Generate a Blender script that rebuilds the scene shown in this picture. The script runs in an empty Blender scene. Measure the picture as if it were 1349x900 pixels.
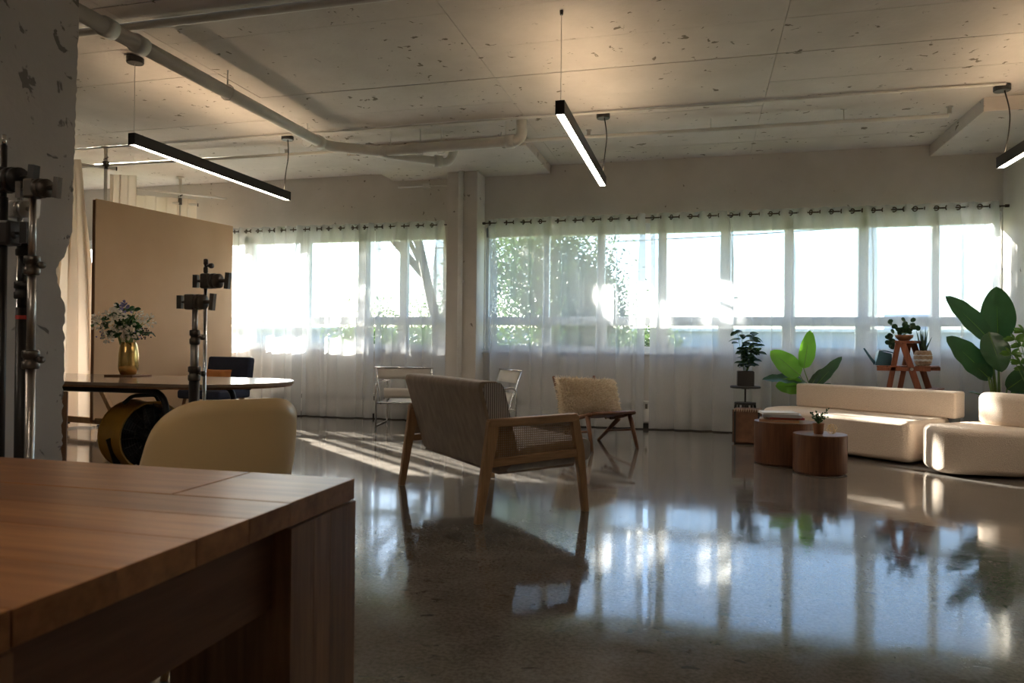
import bpy, bmesh, math, random
from mathutils import Vector, Matrix
R_ = random.Random(7)
PI = math.pi
S = bpy.context.scene
C = bpy.context.collection

# ------------------------------------------------------------------ camera, sky, sun, exposure
cam = bpy.data.cameras.new('camera'); camo = bpy.data.objects.new('camera', cam); C.objects.link(camo)
cam.sensor_width = 36.0; cam.lens = 25.47; cam.clip_start = 0.02; cam.clip_end = 500
camo.matrix_world = Matrix(((0.968178, -0.0084645, 0.2501194, 0), (0.2500536, -0.0081153, -0.968198, 0), (0.0102251, 0.9999312, -0.0057405, 1.05), (0, 0, 0, 1)))
cam.dof.use_dof = True; cam.dof.focus_distance = 7.5; cam.dof.aperture_fstop = 6.3
S.camera = camo
SUN_DIR = Vector((-1.18, 1.0, 0.60)).normalized()
w = bpy.data.worlds.new('sky'); S.world = w; w.use_nodes = True
wn = w.node_tree.nodes; wl = w.node_tree.links
bg = wn['Background']; sky = wn.new('ShaderNodeTexSky'); sky.sky_type = 'NISHITA'
sky.sun_disc = False; sky.sun_elevation = math.asin(SUN_DIR.z); sky.sun_rotation = math.atan2(SUN_DIR.x, SUN_DIR.y)
sky.air_density = 1.0; sky.dust_density = 0.6; sky.ozone_density = 2.2
hs = wn.new('ShaderNodeHueSaturation'); hs.inputs['Saturation'].default_value = 0.95
wl.new(sky.outputs[0], hs.inputs['Color']); wl.new(hs.outputs[0], bg.inputs['Color'])
bg.inputs['Strength'].default_value = 0.25
sl = bpy.data.lights.new('sun', 'SUN'); so = bpy.data.objects.new('sun', sl); C.objects.link(so)
sl.energy = 30.0; sl.angle = math.radians(0.6); sl.color = (1.0, 0.90, 0.76)
so.location = (-20, 30, 20); so.rotation_euler = SUN_DIR.to_track_quat('Z', 'Y').to_euler()
S.view_settings.view_transform = 'Standard'; S.view_settings.look = 'None'
S.view_settings.gamma = 1.0; S.view_settings.exposure = 1.6; S.view_settings.use_curve_mapping = False
cy = S.cycles
cy.use_denoising = True; cy.max_bounces = 12; cy.diffuse_bounces = 6; cy.glossy_bounces = 4
cy.transparent_max_bounces = 24; cy.transmission_bounces = 6; cy.sample_clamp_indirect = 6.0
cy.caustics_reflective = False; cy.caustics_refractive = False

# ------------------------------------------------------------------ materials
MATS = {}
def mk(name):
    m = bpy.data.materials.new(name); m.use_nodes = True; MATS[name] = m
    return m, m.node_tree.nodes, m.node_tree.links, m.node_tree.nodes['Principled BSDF']
def tc(n, l, stretch=(1, 1, 1), out='Object'):
    t = n.new('ShaderNodeTexCoord'); mp = n.new('ShaderNodeMapping'); mp.inputs['Scale'].default_value = stretch
    l.new(t.outputs[out], mp.inputs['Vector']); return mp.outputs[0]
def noise(n, l, vec, scale, detail=4, rough=.55, dist=0):
    x = n.new('ShaderNodeTexNoise'); x.inputs['Scale'].default_value = scale; x.inputs['Detail'].default_value = detail
    x.inputs['Roughness'].default_value = rough; x.inputs['Distortion'].default_value = dist
    l.new(vec, x.inputs['Vector']); return x.outputs['Fac']
def ramp(n, l, fac, stops):
    r = n.new('ShaderNodeValToRGB'); e = r.color_ramp.elements
    while len(e) < len(stops): e.new(0.5)
    for i, (p, c) in enumerate(stops):
        e[i].position = p; e[i].color = (*c, 1) if len(c) == 3 else c
    l.new(fac, r.inputs[0]); return r.outputs[0]
def mixc(n, l, fac, a, b, mode='MIX'):
    x = n.new('ShaderNodeMix'); x.data_type = 'RGBA'; x.blend_type = mode
    for s, v in ((x.inputs[0], fac), (x.inputs[6], a), (x.inputs[7], b)):
        if isinstance(v, (int, float)): s.default_value = v
        elif isinstance(v, tuple): s.default_value = (*v, 1)
        else: l.new(v, s)
    return x.outputs[2]
def bump(n, l, b, h, strength, dist=0.01):
    x = n.new('ShaderNodeBump'); x.inputs['Strength'].default_value = strength; x.inputs['Distance'].default_value = dist
    l.new(h, x.inputs['Height']); l.new(x.outputs[0], b.inputs['Normal'])
def pm(name, c1, c2=None, rough=.5, metal=0., scale=6., stretch=(1, 1, 1), bstr=0., bscale=60., bdist=.005, spec=.5, lo=.35, hi=.65, rnd=0., sheen=0.):
    m, n, l, b = mk(name)
    b.inputs['Roughness'].default_value = rough; b.inputs['Metallic'].default_value = metal
    b.inputs['Specular IOR Level'].default_value = spec
    if sheen: b.inputs['Sheen Weight'].default_value = sheen
    v = tc(n, l, stretch)
    if c2 is None: c2 = tuple(x * .88 for x in c1)
    col = ramp(n, l, noise(n, l, v, scale), [(lo, c1), (hi, c2)])
    if rnd:
        oi = n.new('ShaderNodeObjectInfo'); mr = n.new('ShaderNodeMapRange')
        mr.inputs[3].default_value = 1 - rnd; mr.inputs[4].default_value = 1 + rnd
        l.new(oi.outputs['Random'], mr.inputs[0])
        h = n.new('ShaderNodeHueSaturation'); l.new(mr.outputs[0], h.inputs['Value']); l.new(col, h.inputs['Color']); col = h.outputs[0]
    l.new(col, b.inputs['Base Color'])
    if bstr: bump(n, l, b, noise(n, l, v, bscale, 3), bstr, bdist)
    return m
def wood(name, c1, c2, rough=.4, axis=0, scale=9., rnd=.12, spec=.4):
    st = [1., 1., 1.]; st[axis] = .07
    m, n, l, b = mk(name); b.inputs['Roughness'].default_value = rough; b.inputs['Specular IOR Level'].default_value = spec
    v = tc(n, l, tuple(st)); oi = n.new('ShaderNodeObjectInfo')
    add = n.new('ShaderNodeVectorMath'); add.operation = 'ADD'
    sc = n.new('ShaderNodeVectorMath'); sc.operation = 'SCALE'; sc.inputs[0].default_value = (3, 7, 5); l.new(oi.outputs['Random'], sc.inputs['Scale'])
    l.new(v, add.inputs[0]); l.new(sc.outputs[0], add.inputs[1]); v = add.outputs[0]
    f = noise(n, l, v, scale, 6, .6, 1.2)
    mid = tuple((a + d) / 2 for a, d in zip(c1, c2))
    col = ramp(n, l, f, [(.3, c1), (.5, mid), (.68, c2)])
    fine = noise(n, l, v, scale * 9, 3)
    col = mixc(n, l, .35, col, ramp(n, l, fine, [(.35, tuple(x * .6 for x in c2)), (.65, c1)]))
    mr = n.new('ShaderNodeMapRange'); mr.inputs[3].default_value = 1 - rnd; mr.inputs[4].default_value = 1 + rnd; l.new(oi.outputs['Random'], mr.inputs[0])
    h = n.new('ShaderNodeHueSaturation'); l.new(mr.outputs[0], h.inputs['Value']); l.new(col, h.inputs['Color'])
    l.new(h.outputs[0], b.inputs['Base Color']); bump(n, l, b, fine, .08, .002)
    return m
def concrete(name, c1, c2, pit, rough=.75, pits=.66, scale=1.4, stretch=(1, 1, 1)):
    m, n, l, b = mk(name); b.inputs['Roughness'].default_value = rough; b.inputs['Specular IOR Level'].default_value = .3
    t = n.new('ShaderNodeNewGeometry'); mp = n.new('ShaderNodeMapping'); mp.inputs['Scale'].default_value = stretch
    l.new(t.outputs['Position'], mp.inputs['Vector']); v = mp.outputs[0]
    col = ramp(n, l, noise(n, l, v, scale, 8, .6), [(.32, c1), (.7, c2)])
    p1 = noise(n, l, v, 11, 3, .55, .5); p2 = noise(n, l, v, 1.1, 2)
    mm = n.new('ShaderNodeMath'); mm.operation = 'MULTIPLY_ADD'; l.new(p2, mm.inputs[0]); mm.inputs[1].default_value = .22; l.new(p1, mm.inputs[2])
    msk = ramp(n, l, mm.outputs[0], [(pits + .11, (0, 0, 0)), (pits + .145, (1, 1, 1))])
    col = mixc(n, l, msk, col, pit); l.new(col, b.inputs['Base Color'])
    s = n.new('ShaderNodeMath'); s.operation = 'MULTIPLY_ADD'; l.new(msk, s.inputs[0]); s.inputs[1].default_value = -1.2; l.new(noise(n, l, v, 22, 5), s.inputs[2])
    bump(n, l, b, s.outputs[0], .25, .01)
    return m
concrete('ceiling_paint', (.67, .615, .57), (.54, .49, .45), (.20, .17, .13), pits=.665)
concrete('wall_paint', (.68, .65, .61), (.58, .55, .51), (.25, .23, .20), pits=.70)
concrete('column_paint', (.60, .575, .555), (.52, .50, .48), (.22, .21, .20), pits=.635)
pm('white_paint', (.78, .77, .74), (.70, .69, .66), .45)
pm('frame_paint', (.74, .76, .78), (.66, .68, .70), .4)
pm('pipe_paint', (.72, .70, .66), (.62, .60, .56), .5, scale=4)
pm('black_metal', (.016, .015, .015), (.022, .02, .02), .38)
pm('black_matt', (.02, .019, .018), (.03, .028, .026), .6)
pm('chrome', (.78, .78, .78), (.7, .7, .7), .12, 1.)
pm('brushed_steel', (.56, .54, .52), (.44, .42, .40), .3, 1., stretch=(1, 1, .1), scale=30)
pm('bronze_metal', (.10, .07, .05), (.07, .05, .04), .4, .7)
pm('grip_metal', (.16, .14, .12), (.10, .09, .08), .38, .8)
pm('brass', (.78, .53, .20), (.68, .44, .15), .2, 1.)
pm('gold_wire', (.85, .65, .36), (.75, .55, .28), .3, 1.)
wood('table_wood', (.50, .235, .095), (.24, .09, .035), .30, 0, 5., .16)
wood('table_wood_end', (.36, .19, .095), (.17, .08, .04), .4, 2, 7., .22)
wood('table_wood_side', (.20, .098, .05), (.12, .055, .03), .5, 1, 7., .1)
wood('oak', (.50, .31, .17), (.33, .19, .095), .45, 2, 9., .06)
wood('oak_y', (.50, .31, .17), (.33, .19, .095), .45, 1, 9., .06)
wood('walnut', (.20, .085, .04), (.09, .035, .018), .38, 2, 7., .1)
wood('walnut_top', (.24, .14, .09), (.15, .08, .05), .28, 0, 7., .1)
wood('teak', (.22, .10, .05), (.12, .05, .025), .4, 2, 9., .1)
wood('ladder_wood', (.30, .10, .05), (.19, .06, .03), .5, 2, 9., .1)
wood('pine', (.55, .34, .17), (.40, .23, .11), .55, 2, 6., .1)
wood('pine_dark', (.30, .15, .07), (.20, .10, .05), .55, 2, 6., .1)
pm('cane', (.42, .27, .15), (.30, .19, .10), .55, scale=40)
pm('taupe_velvet', (.40, .315, .245), (.30, .23, .175), .85, scale=14, stretch=(1.6, 1.6, .35), bstr=.2, bscale=60, sheen=.25)
pm('beige_plastic', (.82, .60, .31), (.79, .575, .29), .38, scale=2)
pm('leather_brown', (.20, .10, .055), (.13, .06, .035), .45, scale=12, bstr=.15, bscale=120)
pm('leather_strap', (.26, .13, .07), (.17, .08, .045), .5, scale=20, rnd=.15)
pm('fur', (.97, .91, .79), (.66, .52, .34), .9, scale=55, lo=.3, hi=.7)
pm('boucle', (.84, .71, .59), (.72, .59, .475), .95, scale=140, bstr=.9, bscale=130, bdist=.006, sheen=.15, spec=.2)
pm('canvas_white', (.72, .68, .62), (.64, .60, .54), .9, scale=4)
pm('tan_board', (.60, .40, .24), (.55, .36, .21), .7, scale=1.2)
pm('navy_fabric', (.012, .017, .035), (.02, .026, .05), .85, bstr=.2, bscale=150)
pm('orange_fabric', (.40, .15, .035), (.28, .10, .025), .8, scale=10, bstr=.3)
pm('yellow_metal', (.42, .22, .025), (.34, .17, .02), .42)
pm('terracotta', (.34, .16, .08), (.27, .12, .06), .6)
pm('soil', (.03, .022, .016), (.05, .035, .025), .95, bstr=.6)
pm('teal_metal', (.045, .125, .165), (.035, .10, .135), .35)
pm('paper_white', (.80, .79, .77), (.74, .73, .71), .6)
pm('book_grey', (.50, .52, .55), (.45, .47, .5), .45)
pm('book_red', (.55, .10, .075), (.50, .085, .06), .45)
pm('book_tan', (.55, .33, .20), (.48, .28, .17), .5)
pm('basket_cream', (.62, .47, .34), (.45, .31, .2), .8, scale=30)
pm('bark', (.10, .075, .055), (.05, .04, .03), .9, scale=8)
pm('stem_green', (.16, .26, .06), (.10, .18, .04), .5)
pm('ground_grass', (.12, .16, .06), (.17, .18, .09), .95, scale=.4)
pm('block_grey', (.36, .42, .50), (.31, .37, .45), .8, scale=.3)
pm('block_white', (.80, .82, .84), (.74, .76, .78), .7)
pm('block_window', (.10, .13, .17), (.13, .16, .2), .2)
pm('red_label', (.5, .05, .04), (.45, .04, .03), .5)
pm('table_laminate', (.30, .22, .16), (.25, .18, .13), .12, scale=3)
pm('tassel', (.55, .42, .30), (.45, .33, .23), .9)
def leafmat(name, c1, c2, trans, rough=.4, tcol=None):
    m, n, l, b = mk(name); b.inputs['Roughness'].default_value = rough
    col = ramp(n, l, noise(n, l, tc(n, l), 7, 3), [(.35, c1), (.65, c2)])
    l.new(col, b.inputs['Base Color'])
    t = n.new('ShaderNodeBsdfTranslucent'); t.inputs[0].default_value = (*(tcol or tuple(x * 1.6 for x in c1)), 1)
    x = n.new('ShaderNodeMixShader'); x.inputs[0].default_value = trans
    l.new(b.outputs[0], x.inputs[1]); l.new(t.outputs[0], x.inputs[2]); l.new(x.outputs[0], n['Material Output'].inputs[0])
    return m
leafmat('leaf_dark', (.022, .060, .018), (.012, .038, .012), .18)
leafmat('leaf_deep', (.030, .095, .028), (.020, .065, .020), .2, .35)
leafmat('leaf_bright', (.10, .26, .025), (.07, .19, .02), .45, .4, (.28, .60, .05))
leafmat('leaf_lime', (.12, .24, .04), (.08, .17, .03), .35)
leafmat('leaf_tree', (.06, .10, .035), (.035, .065, .022), .25, .6)
leafmat('petal_white', (.72, .66, .56), (.62, .56, .46), .3, .6, (.7, .65, .55))
leafmat('petal_blue', (.20, .18, .34), (.14, .12, .26), .2, .6)
leafmat('aloe', (.05, .10, .06), (.03, .07, .04), .1)
def sheermat(name, clear, tint):
    m, n, l, b = mk(name); n.remove(b)
    tr = n.new('ShaderNodeBsdfTransparent'); tr.inputs[0].default_value = (.97, .985, 1, 1)
    d = n.new('ShaderNodeBsdfDiffuse'); d.inputs[0].default_value = (*tint, 1)
    t = n.new('ShaderNodeBsdfTranslucent'); t.inputs[0].default_value = (*tint, 1)
    a = n.new('ShaderNodeMixShader'); a.inputs[0].default_value = .5; l.new(d.outputs[0], a.inputs[1]); l.new(t.outputs[0], a.inputs[2])
    x = n.new('ShaderNodeMixShader')
    wv = noise(n, l, tc(n, l, (60, 60, 4)), 6, 2)
    mr = n.new('ShaderNodeMapRange'); mr.inputs[3].default_value = clear + .06; mr.inputs[4].default_value = clear - .06; l.new(wv, mr.inputs[0])
    l.new(mr.outputs[0], x.inputs[0]); l.new(a.outputs[0], x.inputs[1]); l.new(tr.outputs[0], x.inputs[2])
    l.new(x.outputs[0], n['Material Output'].inputs[0]); return m
sheermat('sheer', .52, (.86, .87, .88))
def drapemat():
    m, n, l, b = mk('drape'); n.remove(b)
    d = n.new('ShaderNodeBsdfDiffuse'); d.inputs[0].default_value = (.88, .82, .75, 1)
    t = n.new('ShaderNodeBsdfTranslucent'); t.inputs[0].default_value = (.9, .83, .75, 1)
    a = n.new('ShaderNodeMixShader'); a.inputs[0].default_value = .45; l.new(d.outputs[0], a.inputs[1]); l.new(t.outputs[0], a.inputs[2])
    l.new(a.outputs[0], n['Material Output'].inputs[0])
drapemat()
def glassmat():
    m, n, l, b = mk('window_glass'); n.remove(b)
    tr = n.new('ShaderNodeBsdfTransparent'); tr.inputs[0].default_value = (.95, .98, 1, 1)
    g = n.new('ShaderNodeBsdfGlossy'); g.inputs['Roughness'].default_value = .02
    x = n.new('ShaderNodeMixShader'); x.inputs[0].default_value = .05
    l.new(tr.outputs[0], x.inputs[1]); l.new(g.outputs[0], x.inputs[2]); l.new(x.outputs[0], n['Material Output'].inputs[0])
glassmat()
def emit(name, col, st):
    m, n, l, b = mk(name); b.inputs['Base Color'].default_value = (.8, .8, .8, 1)
    b.inputs['Emission Color'].default_value = (*col, 1); b.inputs['Emission Strength'].default_value = st
emit('led_down', (1.0, .86, .70), 15.0); emit('led_up', (1.0, .73, .46), 9.5)
def floormat():
    m, n, l, b = mk('floor_concrete')
    v = tc(n, l); big = noise(n, l, v, .9, 6, .6, .6); mid = noise(n, l, v, 5, 6, .65, .4); fine = noise(n, l, v, 60, 3, .6)
    col = ramp(n, l, big, [(.3, (.095, .082, .072)), (.5, (.135, .119, .105)), (.72, (.175, .157, .138))])
    col = mixc(n, l, .45, col, ramp(n, l, mid, [(.35, (.07, .06, .052)), (.65, (.20, .18, .16))]))
    col = mixc(n, l, .36, col, ramp(n, l, fine, [(.35, (.045, .038, .033)), (.6, (.22, .20, .175))]))
    sc = noise(n, l, tc(n, l, (1, 2.2, 1)), 14, 3, .5, .8); sc2 = noise(n, l, v, 1.3, 2)
    mm = n.new('ShaderNodeMath'); mm.operation = 'MULTIPLY_ADD'; l.new(sc2, mm.inputs[0]); mm.inputs[1].default_value = .3; l.new(sc, mm.inputs[2])
    col = mixc(n, l, ramp(n, l, mm.outputs[0], [(.815, (0, 0, 0)), (.84, (1, 1, 1))]), col, (.03, .026, .022))
    l.new(col, b.inputs['Base Color'])
    rr = ramp(n, l, mid, [(.3, (.04,) * 3), (.7, (.12,) * 3)]); l.new(rr, b.inputs['Roughness'])
    b.inputs['IOR'].default_value = 1.62; b.inputs['Specular IOR Level'].default_value = .6
    bump(n, l, b, noise(n, l, v, 3.2, 3), .035, .02)
floormat()
def stripemat(name, axis):
    m, n, l, b = mk(name); b.inputs['Roughness'].default_value = .9
    wv = n.new('ShaderNodeTexWave'); wv.inputs['Scale'].default_value = 22; wv.bands_direction = axis; wv.inputs['Distortion'].default_value = .15
    l.new(tc(n, l), wv.inputs['Vector']); l.new(ramp(n, l, wv.outputs['Fac'], [(.3, (.20, .18, .175)), (.6, (.60, .58, .56))]), b.inputs['Base Color'])
    bump(n, l, b, wv.outputs['Fac'], .4, .004)
stripemat('pinstripe', 'X'); stripemat('pinstripe_side', 'Y')

# ------------------------------------------------------------------ geometry helpers
class MB:
    def __init__(s): s.v = []; s.f = []
    def add(s, vs, fs):
        o = len(s.v); s.v += [tuple(p) for p in vs]; s.f += [tuple(i + o for i in f) for f in fs]; return s
    def box(s, c, d, rot=None):
        x, y, z = d[0] / 2, d[1] / 2, d[2] / 2
        vs = [Vector((i * x, j * y, k * z)) for k in (-1, 1) for j in (-1, 1) for i in (-1, 1)]
        if rot is not None: vs = [rot @ p for p in vs]
        c = Vector(c); return s.add([p + c for p in vs], [(0, 2, 3, 1), (4, 5, 7, 6), (0, 1, 5, 4), (2, 6, 7, 3), (0, 4, 6, 2), (1, 3, 7, 5)])
    def bar(s, p0, p1, wd, th, up=(0, 0, 1)):
        p0, p1 = Vector(p0), Vector(p1); d = p1 - p0; L = d.length; d.normalize(); up = Vector(up)
        a = d.cross(up)
        if a.length < 1e-4: a = d.cross(Vector((0, 1, 0)))
        a.normalize(); b = a.cross(d); m = Matrix((a, d, b)).transposed()
        return s.box((p0 + p1) / 2, (wd, L, th), m)
    def tube(s, path, r, n=10, closed=False, cap=True):
        P = [Vector(p) for p in path]; N = len(P); rs = r if isinstance(r, (list, tuple)) else [r] * N
        T = []
        for i in range(N):
            if closed: t = P[(i + 1) % N] - P[i - 1]
            else: t = P[min(i + 1, N - 1)] - P[max(i - 1, 0)]
            T.append(t.normalized())
        ref = Vector((0, 0, 1)) if abs(T[0].z) < .9 else Vector((1, 0, 0))
        a = T[0].cross(ref).normalized(); o = len(s.v)
        for i in range(N):
            a = (a - T[i] * a.dot(T[i])).normalized(); b = T[i].cross(a)
            for k in range(n):
                q = 2 * PI * k / n; s.v.append(tuple(P[i] + (a * math.cos(q) + b * math.sin(q)) * rs[i]))
        for i in range(N if closed else N - 1):
            j = (i + 1) % N
            for k in range(n):
                k2 = (k + 1) % n; s.f.append((o + i * n + k, o + i * n + k2, o + j * n + k2, o + j * n + k))
        if cap and not closed:
            s.f.append(tuple(o + k for k in range(n))[::-1]); s.f.append(tuple(o + (N - 1) * n + k for k in range(n)))
        return s
    def cyl(s, p0, p1, r, n=14, r1=None): return s.tube([p0, p1], [r, r if r1 is None else r1], n)
    def lathe(s, prof, n=24, c=(0, 0, 0)):
        o = len(s.v); N = len(prof)
        for r, z in prof:
            for k in range(n):
                q = 2 * PI * k / n; s.v.append((c[0] + r * math.cos(q), c[1] + r * math.sin(q), c[2] + z))
        for i in range(N - 1):
            for k in range(n):
                k2 = (k + 1) % n; s.f.append((o + i * n + k, o + i * n + k2, o + (i + 1) * n + k2, o + (i + 1) * n + k))
        s.f.append(tuple(o + k for k in range(n))[::-1]); s.f.append(tuple(o + (N - 1) * n + k for k in range(n)))
        return s
    def prism(s, poly, z0, z1):
        n = len(poly); o = len(s.v)
        s.v += [(x, y, z0) for x, y in poly] + [(x, y, z1) for x, y in poly]
        s.f.append(tuple(o + i for i in range(n))[::-1]); s.f.append(tuple(o + n + i for i in range(n)))
        for i in range(n):
            j = (i + 1) % n; s.f.append((o + i, o + j, o + n + j, o + n + i))
        return s
    def grid(s, fn, nu, nv):
        o = len(s.v)
        for i in range(nu + 1):
            for j in range(nv + 1): s.v.append(tuple(fn(i / nu, j / nv)))
        for i in range(nu):
            for j in range(nv):
                a = o + i * (nv + 1) + j; s.f.append((a, a + nv + 1, a + nv + 2, a + 1))
        return s
    def mesh(s, name, smooth=False):
        me = bpy.data.meshes.new(name); me.from_pydata(s.v, [], s.f); me.update()
        if smooth: me.shade_smooth()
        return me
    def build(s, name, mat, parent=None, smooth=False, bev=0, seg=2, solid=0, sub=0, label=None):
        o = bpy.data.objects.new(name, s.mesh(name, smooth)); o.data.materials.append(MATS[mat]); C.objects.link(o)
        if parent: o.parent = parent
        if solid:
            q = o.modifiers.new('solid', 'SOLIDIFY'); q.thickness = solid; q.offset = 0
        if sub:
            q = o.modifiers.new('sub', 'SUBSURF'); q.levels = sub; q.render_levels = sub
        if bev:
            q = o.modifiers.new('bevel', 'BEVEL'); q.width = bev; q.segments = seg; q.limit_method = 'ANGLE'; q.angle_limit = math.radians(40)
            if smooth: q.harden_normals = True
        if label: o['label'] = label
        return o
def tag(o, label, cat, group=None):
    o['label'] = label; o['category'] = cat
    if group: o['group'] = group
    return o
def thing(name, label, cat, loc=(0, 0, 0), rotz=0, group=None):
    o = bpy.data.objects.new(name, None); C.objects.link(o); o.empty_display_size = .1
    o.location = loc; o.rotation_euler = (0, 0, rotz); return tag(o, label, cat, group)
def struct(o, label=None):
    o['kind'] = 'structure'
    if label: o['label'] = label
    return o
def inst(me, name, mat, parent, loc=(0, 0, 0), rot=None, scale=None):
    o = bpy.data.objects.new(name, me)
    if not me.materials: me.materials.append(MATS[mat])
    C.objects.link(o); o.parent = parent; o.location = loc
    if rot is not None: o.rotation_euler = rot
    if scale: o.scale = scale
    return o
def fillet(P, r, n=6):
    P = [Vector(p) for p in P]; out = [P[0]]
    for i in range(1, len(P) - 1):
        a, b, c = P[i - 1], P[i], P[i + 1]; d1 = (a - b); d2 = (c - b)
        rr = min(r, d1.length * .49, d2.length * .49); p = b + d1.normalized() * rr; q = b + d2.normalized() * rr
        for k in range(n + 1):
            t = k / n; out.append((1 - t) ** 2 * p + 2 * t * (1 - t) * b + t * t * q)
    return out + [P[-1]]
def rpoly(poly, r, n=6): # rounded polygon (2D)
    N = len(poly); out = []
    for i in range(N):
        a, b, c = Vector(poly[i - 1]), Vector(poly[i]), Vector(poly[(i + 1) % N]); rr = r[i] if isinstance(r, (list, tuple)) else r
        d1, d2 = a - b, c - b; rr = min(rr, d1.length * .49, d2.length * .49); p = b + d1.normalized() * rr; q = b + d2.normalized() * rr
        for k in range(n + 1):
            t = k / n; z = (1 - t) ** 2 * p + 2 * t * (1 - t) * b + t * t * q; out.append((z.x, z.y))
    return out
def sphere_pts(mb, c, r, n=8, sq=(1, 1, 1)):
    prof = [(r * math.sin(PI * (i + .02) / (n + .04)), -r * math.cos(PI * (i + .02) / (n + .04))) for i in range(n + 1)]
    o = len(mb.v); mb.lathe(prof, n + 2, (0, 0, 0))
    for i in range(o, len(mb.v)):
        x, y, z = mb.v[i]; mb.v[i] = (c[0] + x * sq[0], c[1] + y * sq[1], c[2] + z * sq[2])

# ------------------------------------------------------------------ room shell
XL, XR, YB, YW, ZC = -13.4, 3.40, -3.2, 9.55, 3.48
struct(MB().box(((XL + XR) / 2, (YB + YW) / 2, -.1), (XR - XL + .6, YW - YB + .6, .2)).build('floor', 'floor_concrete'), 'polished grey brown concrete floor with glossy reflections')
ceil = struct(MB().box(((XL + XR) / 2, (YB + YW) / 2, ZC + .13), (XR - XL + .6, YW - YB + .9, .22)).build('ceiling', 'ceiling_paint'), 'white painted board formed concrete ceiling with pitted panels')
xs = [XL] + [-1.815 + 2.413 * k for k in range(-4, 3)] + [XR]
ys = [YB] + [6.31 + .655 * k for k in range(-14, 5)] + [YW]
pc = {}
for j in range(len(ys) - 1):
    for i in range(len(xs) - 1):
        x0, x1, y0, y1 = xs[i], xs[i + 1], ys[j], ys[j + 1]
        g = .0035 if j % 2 else .002
        key = (round(x1 - x0, 3), round(y1 - y0, 3), j % 2)
        if key not in pc: pc[key] = MB().box((0, 0, 0), (x1 - x0 - .004, y1 - y0 - 2 * g, .022)).mesh('ceiling_panel')
        inst(pc[key], 'ceiling_panel', 'ceiling_paint', ceil, ((x0 + x1) / 2, (y0 + y1) / 2, ZC + .011 + R_.uniform(-.0015, .003)))
mb = MB()
def wbox(x0, x1, z0, z1): mb.box(((x0 + x1) / 2, YW + .15, (z0 + z1) / 2), (x1 - x0, .30, z1 - z0))
ZS, ZH = .95, 2.67
wbox(XL - .3, XR + .3, -.02, ZS); wbox(XL - .3, XR + .3, ZH, ZC + .02)
wbox(XL - .3, -10.0, ZS, ZH); wbox(-3.45, -2.86, ZS, ZH); wbox(3.385, XR + .3, ZS, ZH)
struct(mb.build('wall_north', 'wall_paint'), 'white painted concrete wall around the curtained windows')
struct(MB().box((XR + .15, (YB + YW) / 2, ZC / 2), (.30, YW - YB + .6, ZC + .04)).build('wall_east', 'wall_paint'), 'white painted wall beside the tall plant')
struct(MB().box((XL - .15, (YB + YW) / 2, ZC / 2), (.30, YW - YB + .6, ZC + .04)).build('wall_west', 'wall_paint'), 'white painted wall behind the white drapes')
struct(MB().box(((XL + XR) / 2, YB - .15, ZC / 2), (XR - XL + .6, .30, ZC + .04)).build('wall_south', 'wall_paint'), 'white painted wall opposite the windows')
# drop panels at the slab edge
struct(MB().box((-3.09, 8.84, 3.43), (2.27, 1.44, .125)).build('trim_1', 'ceiling_paint', bev=.006), 'shallow concrete drop panel over the wall pillar')
struct(MB().box((3.02, 8.71, 3.42), (.78, 1.70, .145)).build('trim_2', 'ceiling_paint', bev=.006), 'shallow concrete drop panel in the corner of the ceiling')
# pillar between the windows
struct(MB().box((-3.085, 9.375, 1.685), (.43, .36, 3.37)).build('wall_pillar', 'wall_paint', bev=.012), 'white painted concrete pillar between the two windows')
# ragged concrete column
ed = [(2.895, 3.5), (2.887, 2.719), (2.88, 2.307), (2.87, 1.86), (2.865, 1.601), (2.836, 1.479), (2.795, 1.427), (2.779, 1.371), (2.805, 1.283), (2.832, 1.212), (2.826, 1.084), (2.834, .946), (2.826, .793), (2.824, .648), (2.822, .503), (2.82, 0)]
pts = []
rc = random.Random(3)
for (y0, z0), (y1, z1) in zip(ed[:-1], ed[1:]):
    k = max(2, int(abs(z1 - z0) / .018))
    for i in range(k):
        t = i / k; y = y0 + (y1 - y0) * t
        amp = .0035 if z0 > 1.7 else .008
        pts.append((y + rc.uniform(-amp, amp), z0 + (z1 - z0) * t))
pts.append(ed[-1])
mb = MB(); n = len(pts); NX = 5; dx = [0, .012, .05, .12, .5]
for k in range(NX):
    for i, (y, z) in enumerate(pts):
        yy = y + (rc.uniform(-.006, .006) if 0 < k < 4 else 0) + (0, .004, .01, .02, .05)[k] * (1 if z < 1.6 else .2)
        mb.v.append((-2.95 - dx[k], yy, z))
for k in range(NX - 1):
    for i in range(n - 1): mb.f.append((k * n + i, k * n + i + 1, (k + 1) * n + i + 1, (k + 1) * n + i))
o0 = len(mb.v)
for i, (y, z) in enumerate(pts): mb.v.append((-2.95, 2.32, z))
for i in range(n - 1): mb.f.append((i + 1, i, o0 + i, o0 + i + 1))
o1 = len(mb.v)
for i, (y, z) in enumerate(pts): mb.v.append((-3.45, 2.32, z))
for i in range(n - 1): mb.f.append((o0 + i + 1, o0 + i, o1 + i, o1 + i + 1)); mb.f.append((o1 + i + 1, o1 + i, (NX - 1) * n + i, (NX - 1) * n + i + 1))
struct(mb.build('wall_column', 'column_paint'), 'grey concrete column with a broken ragged edge')

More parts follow.
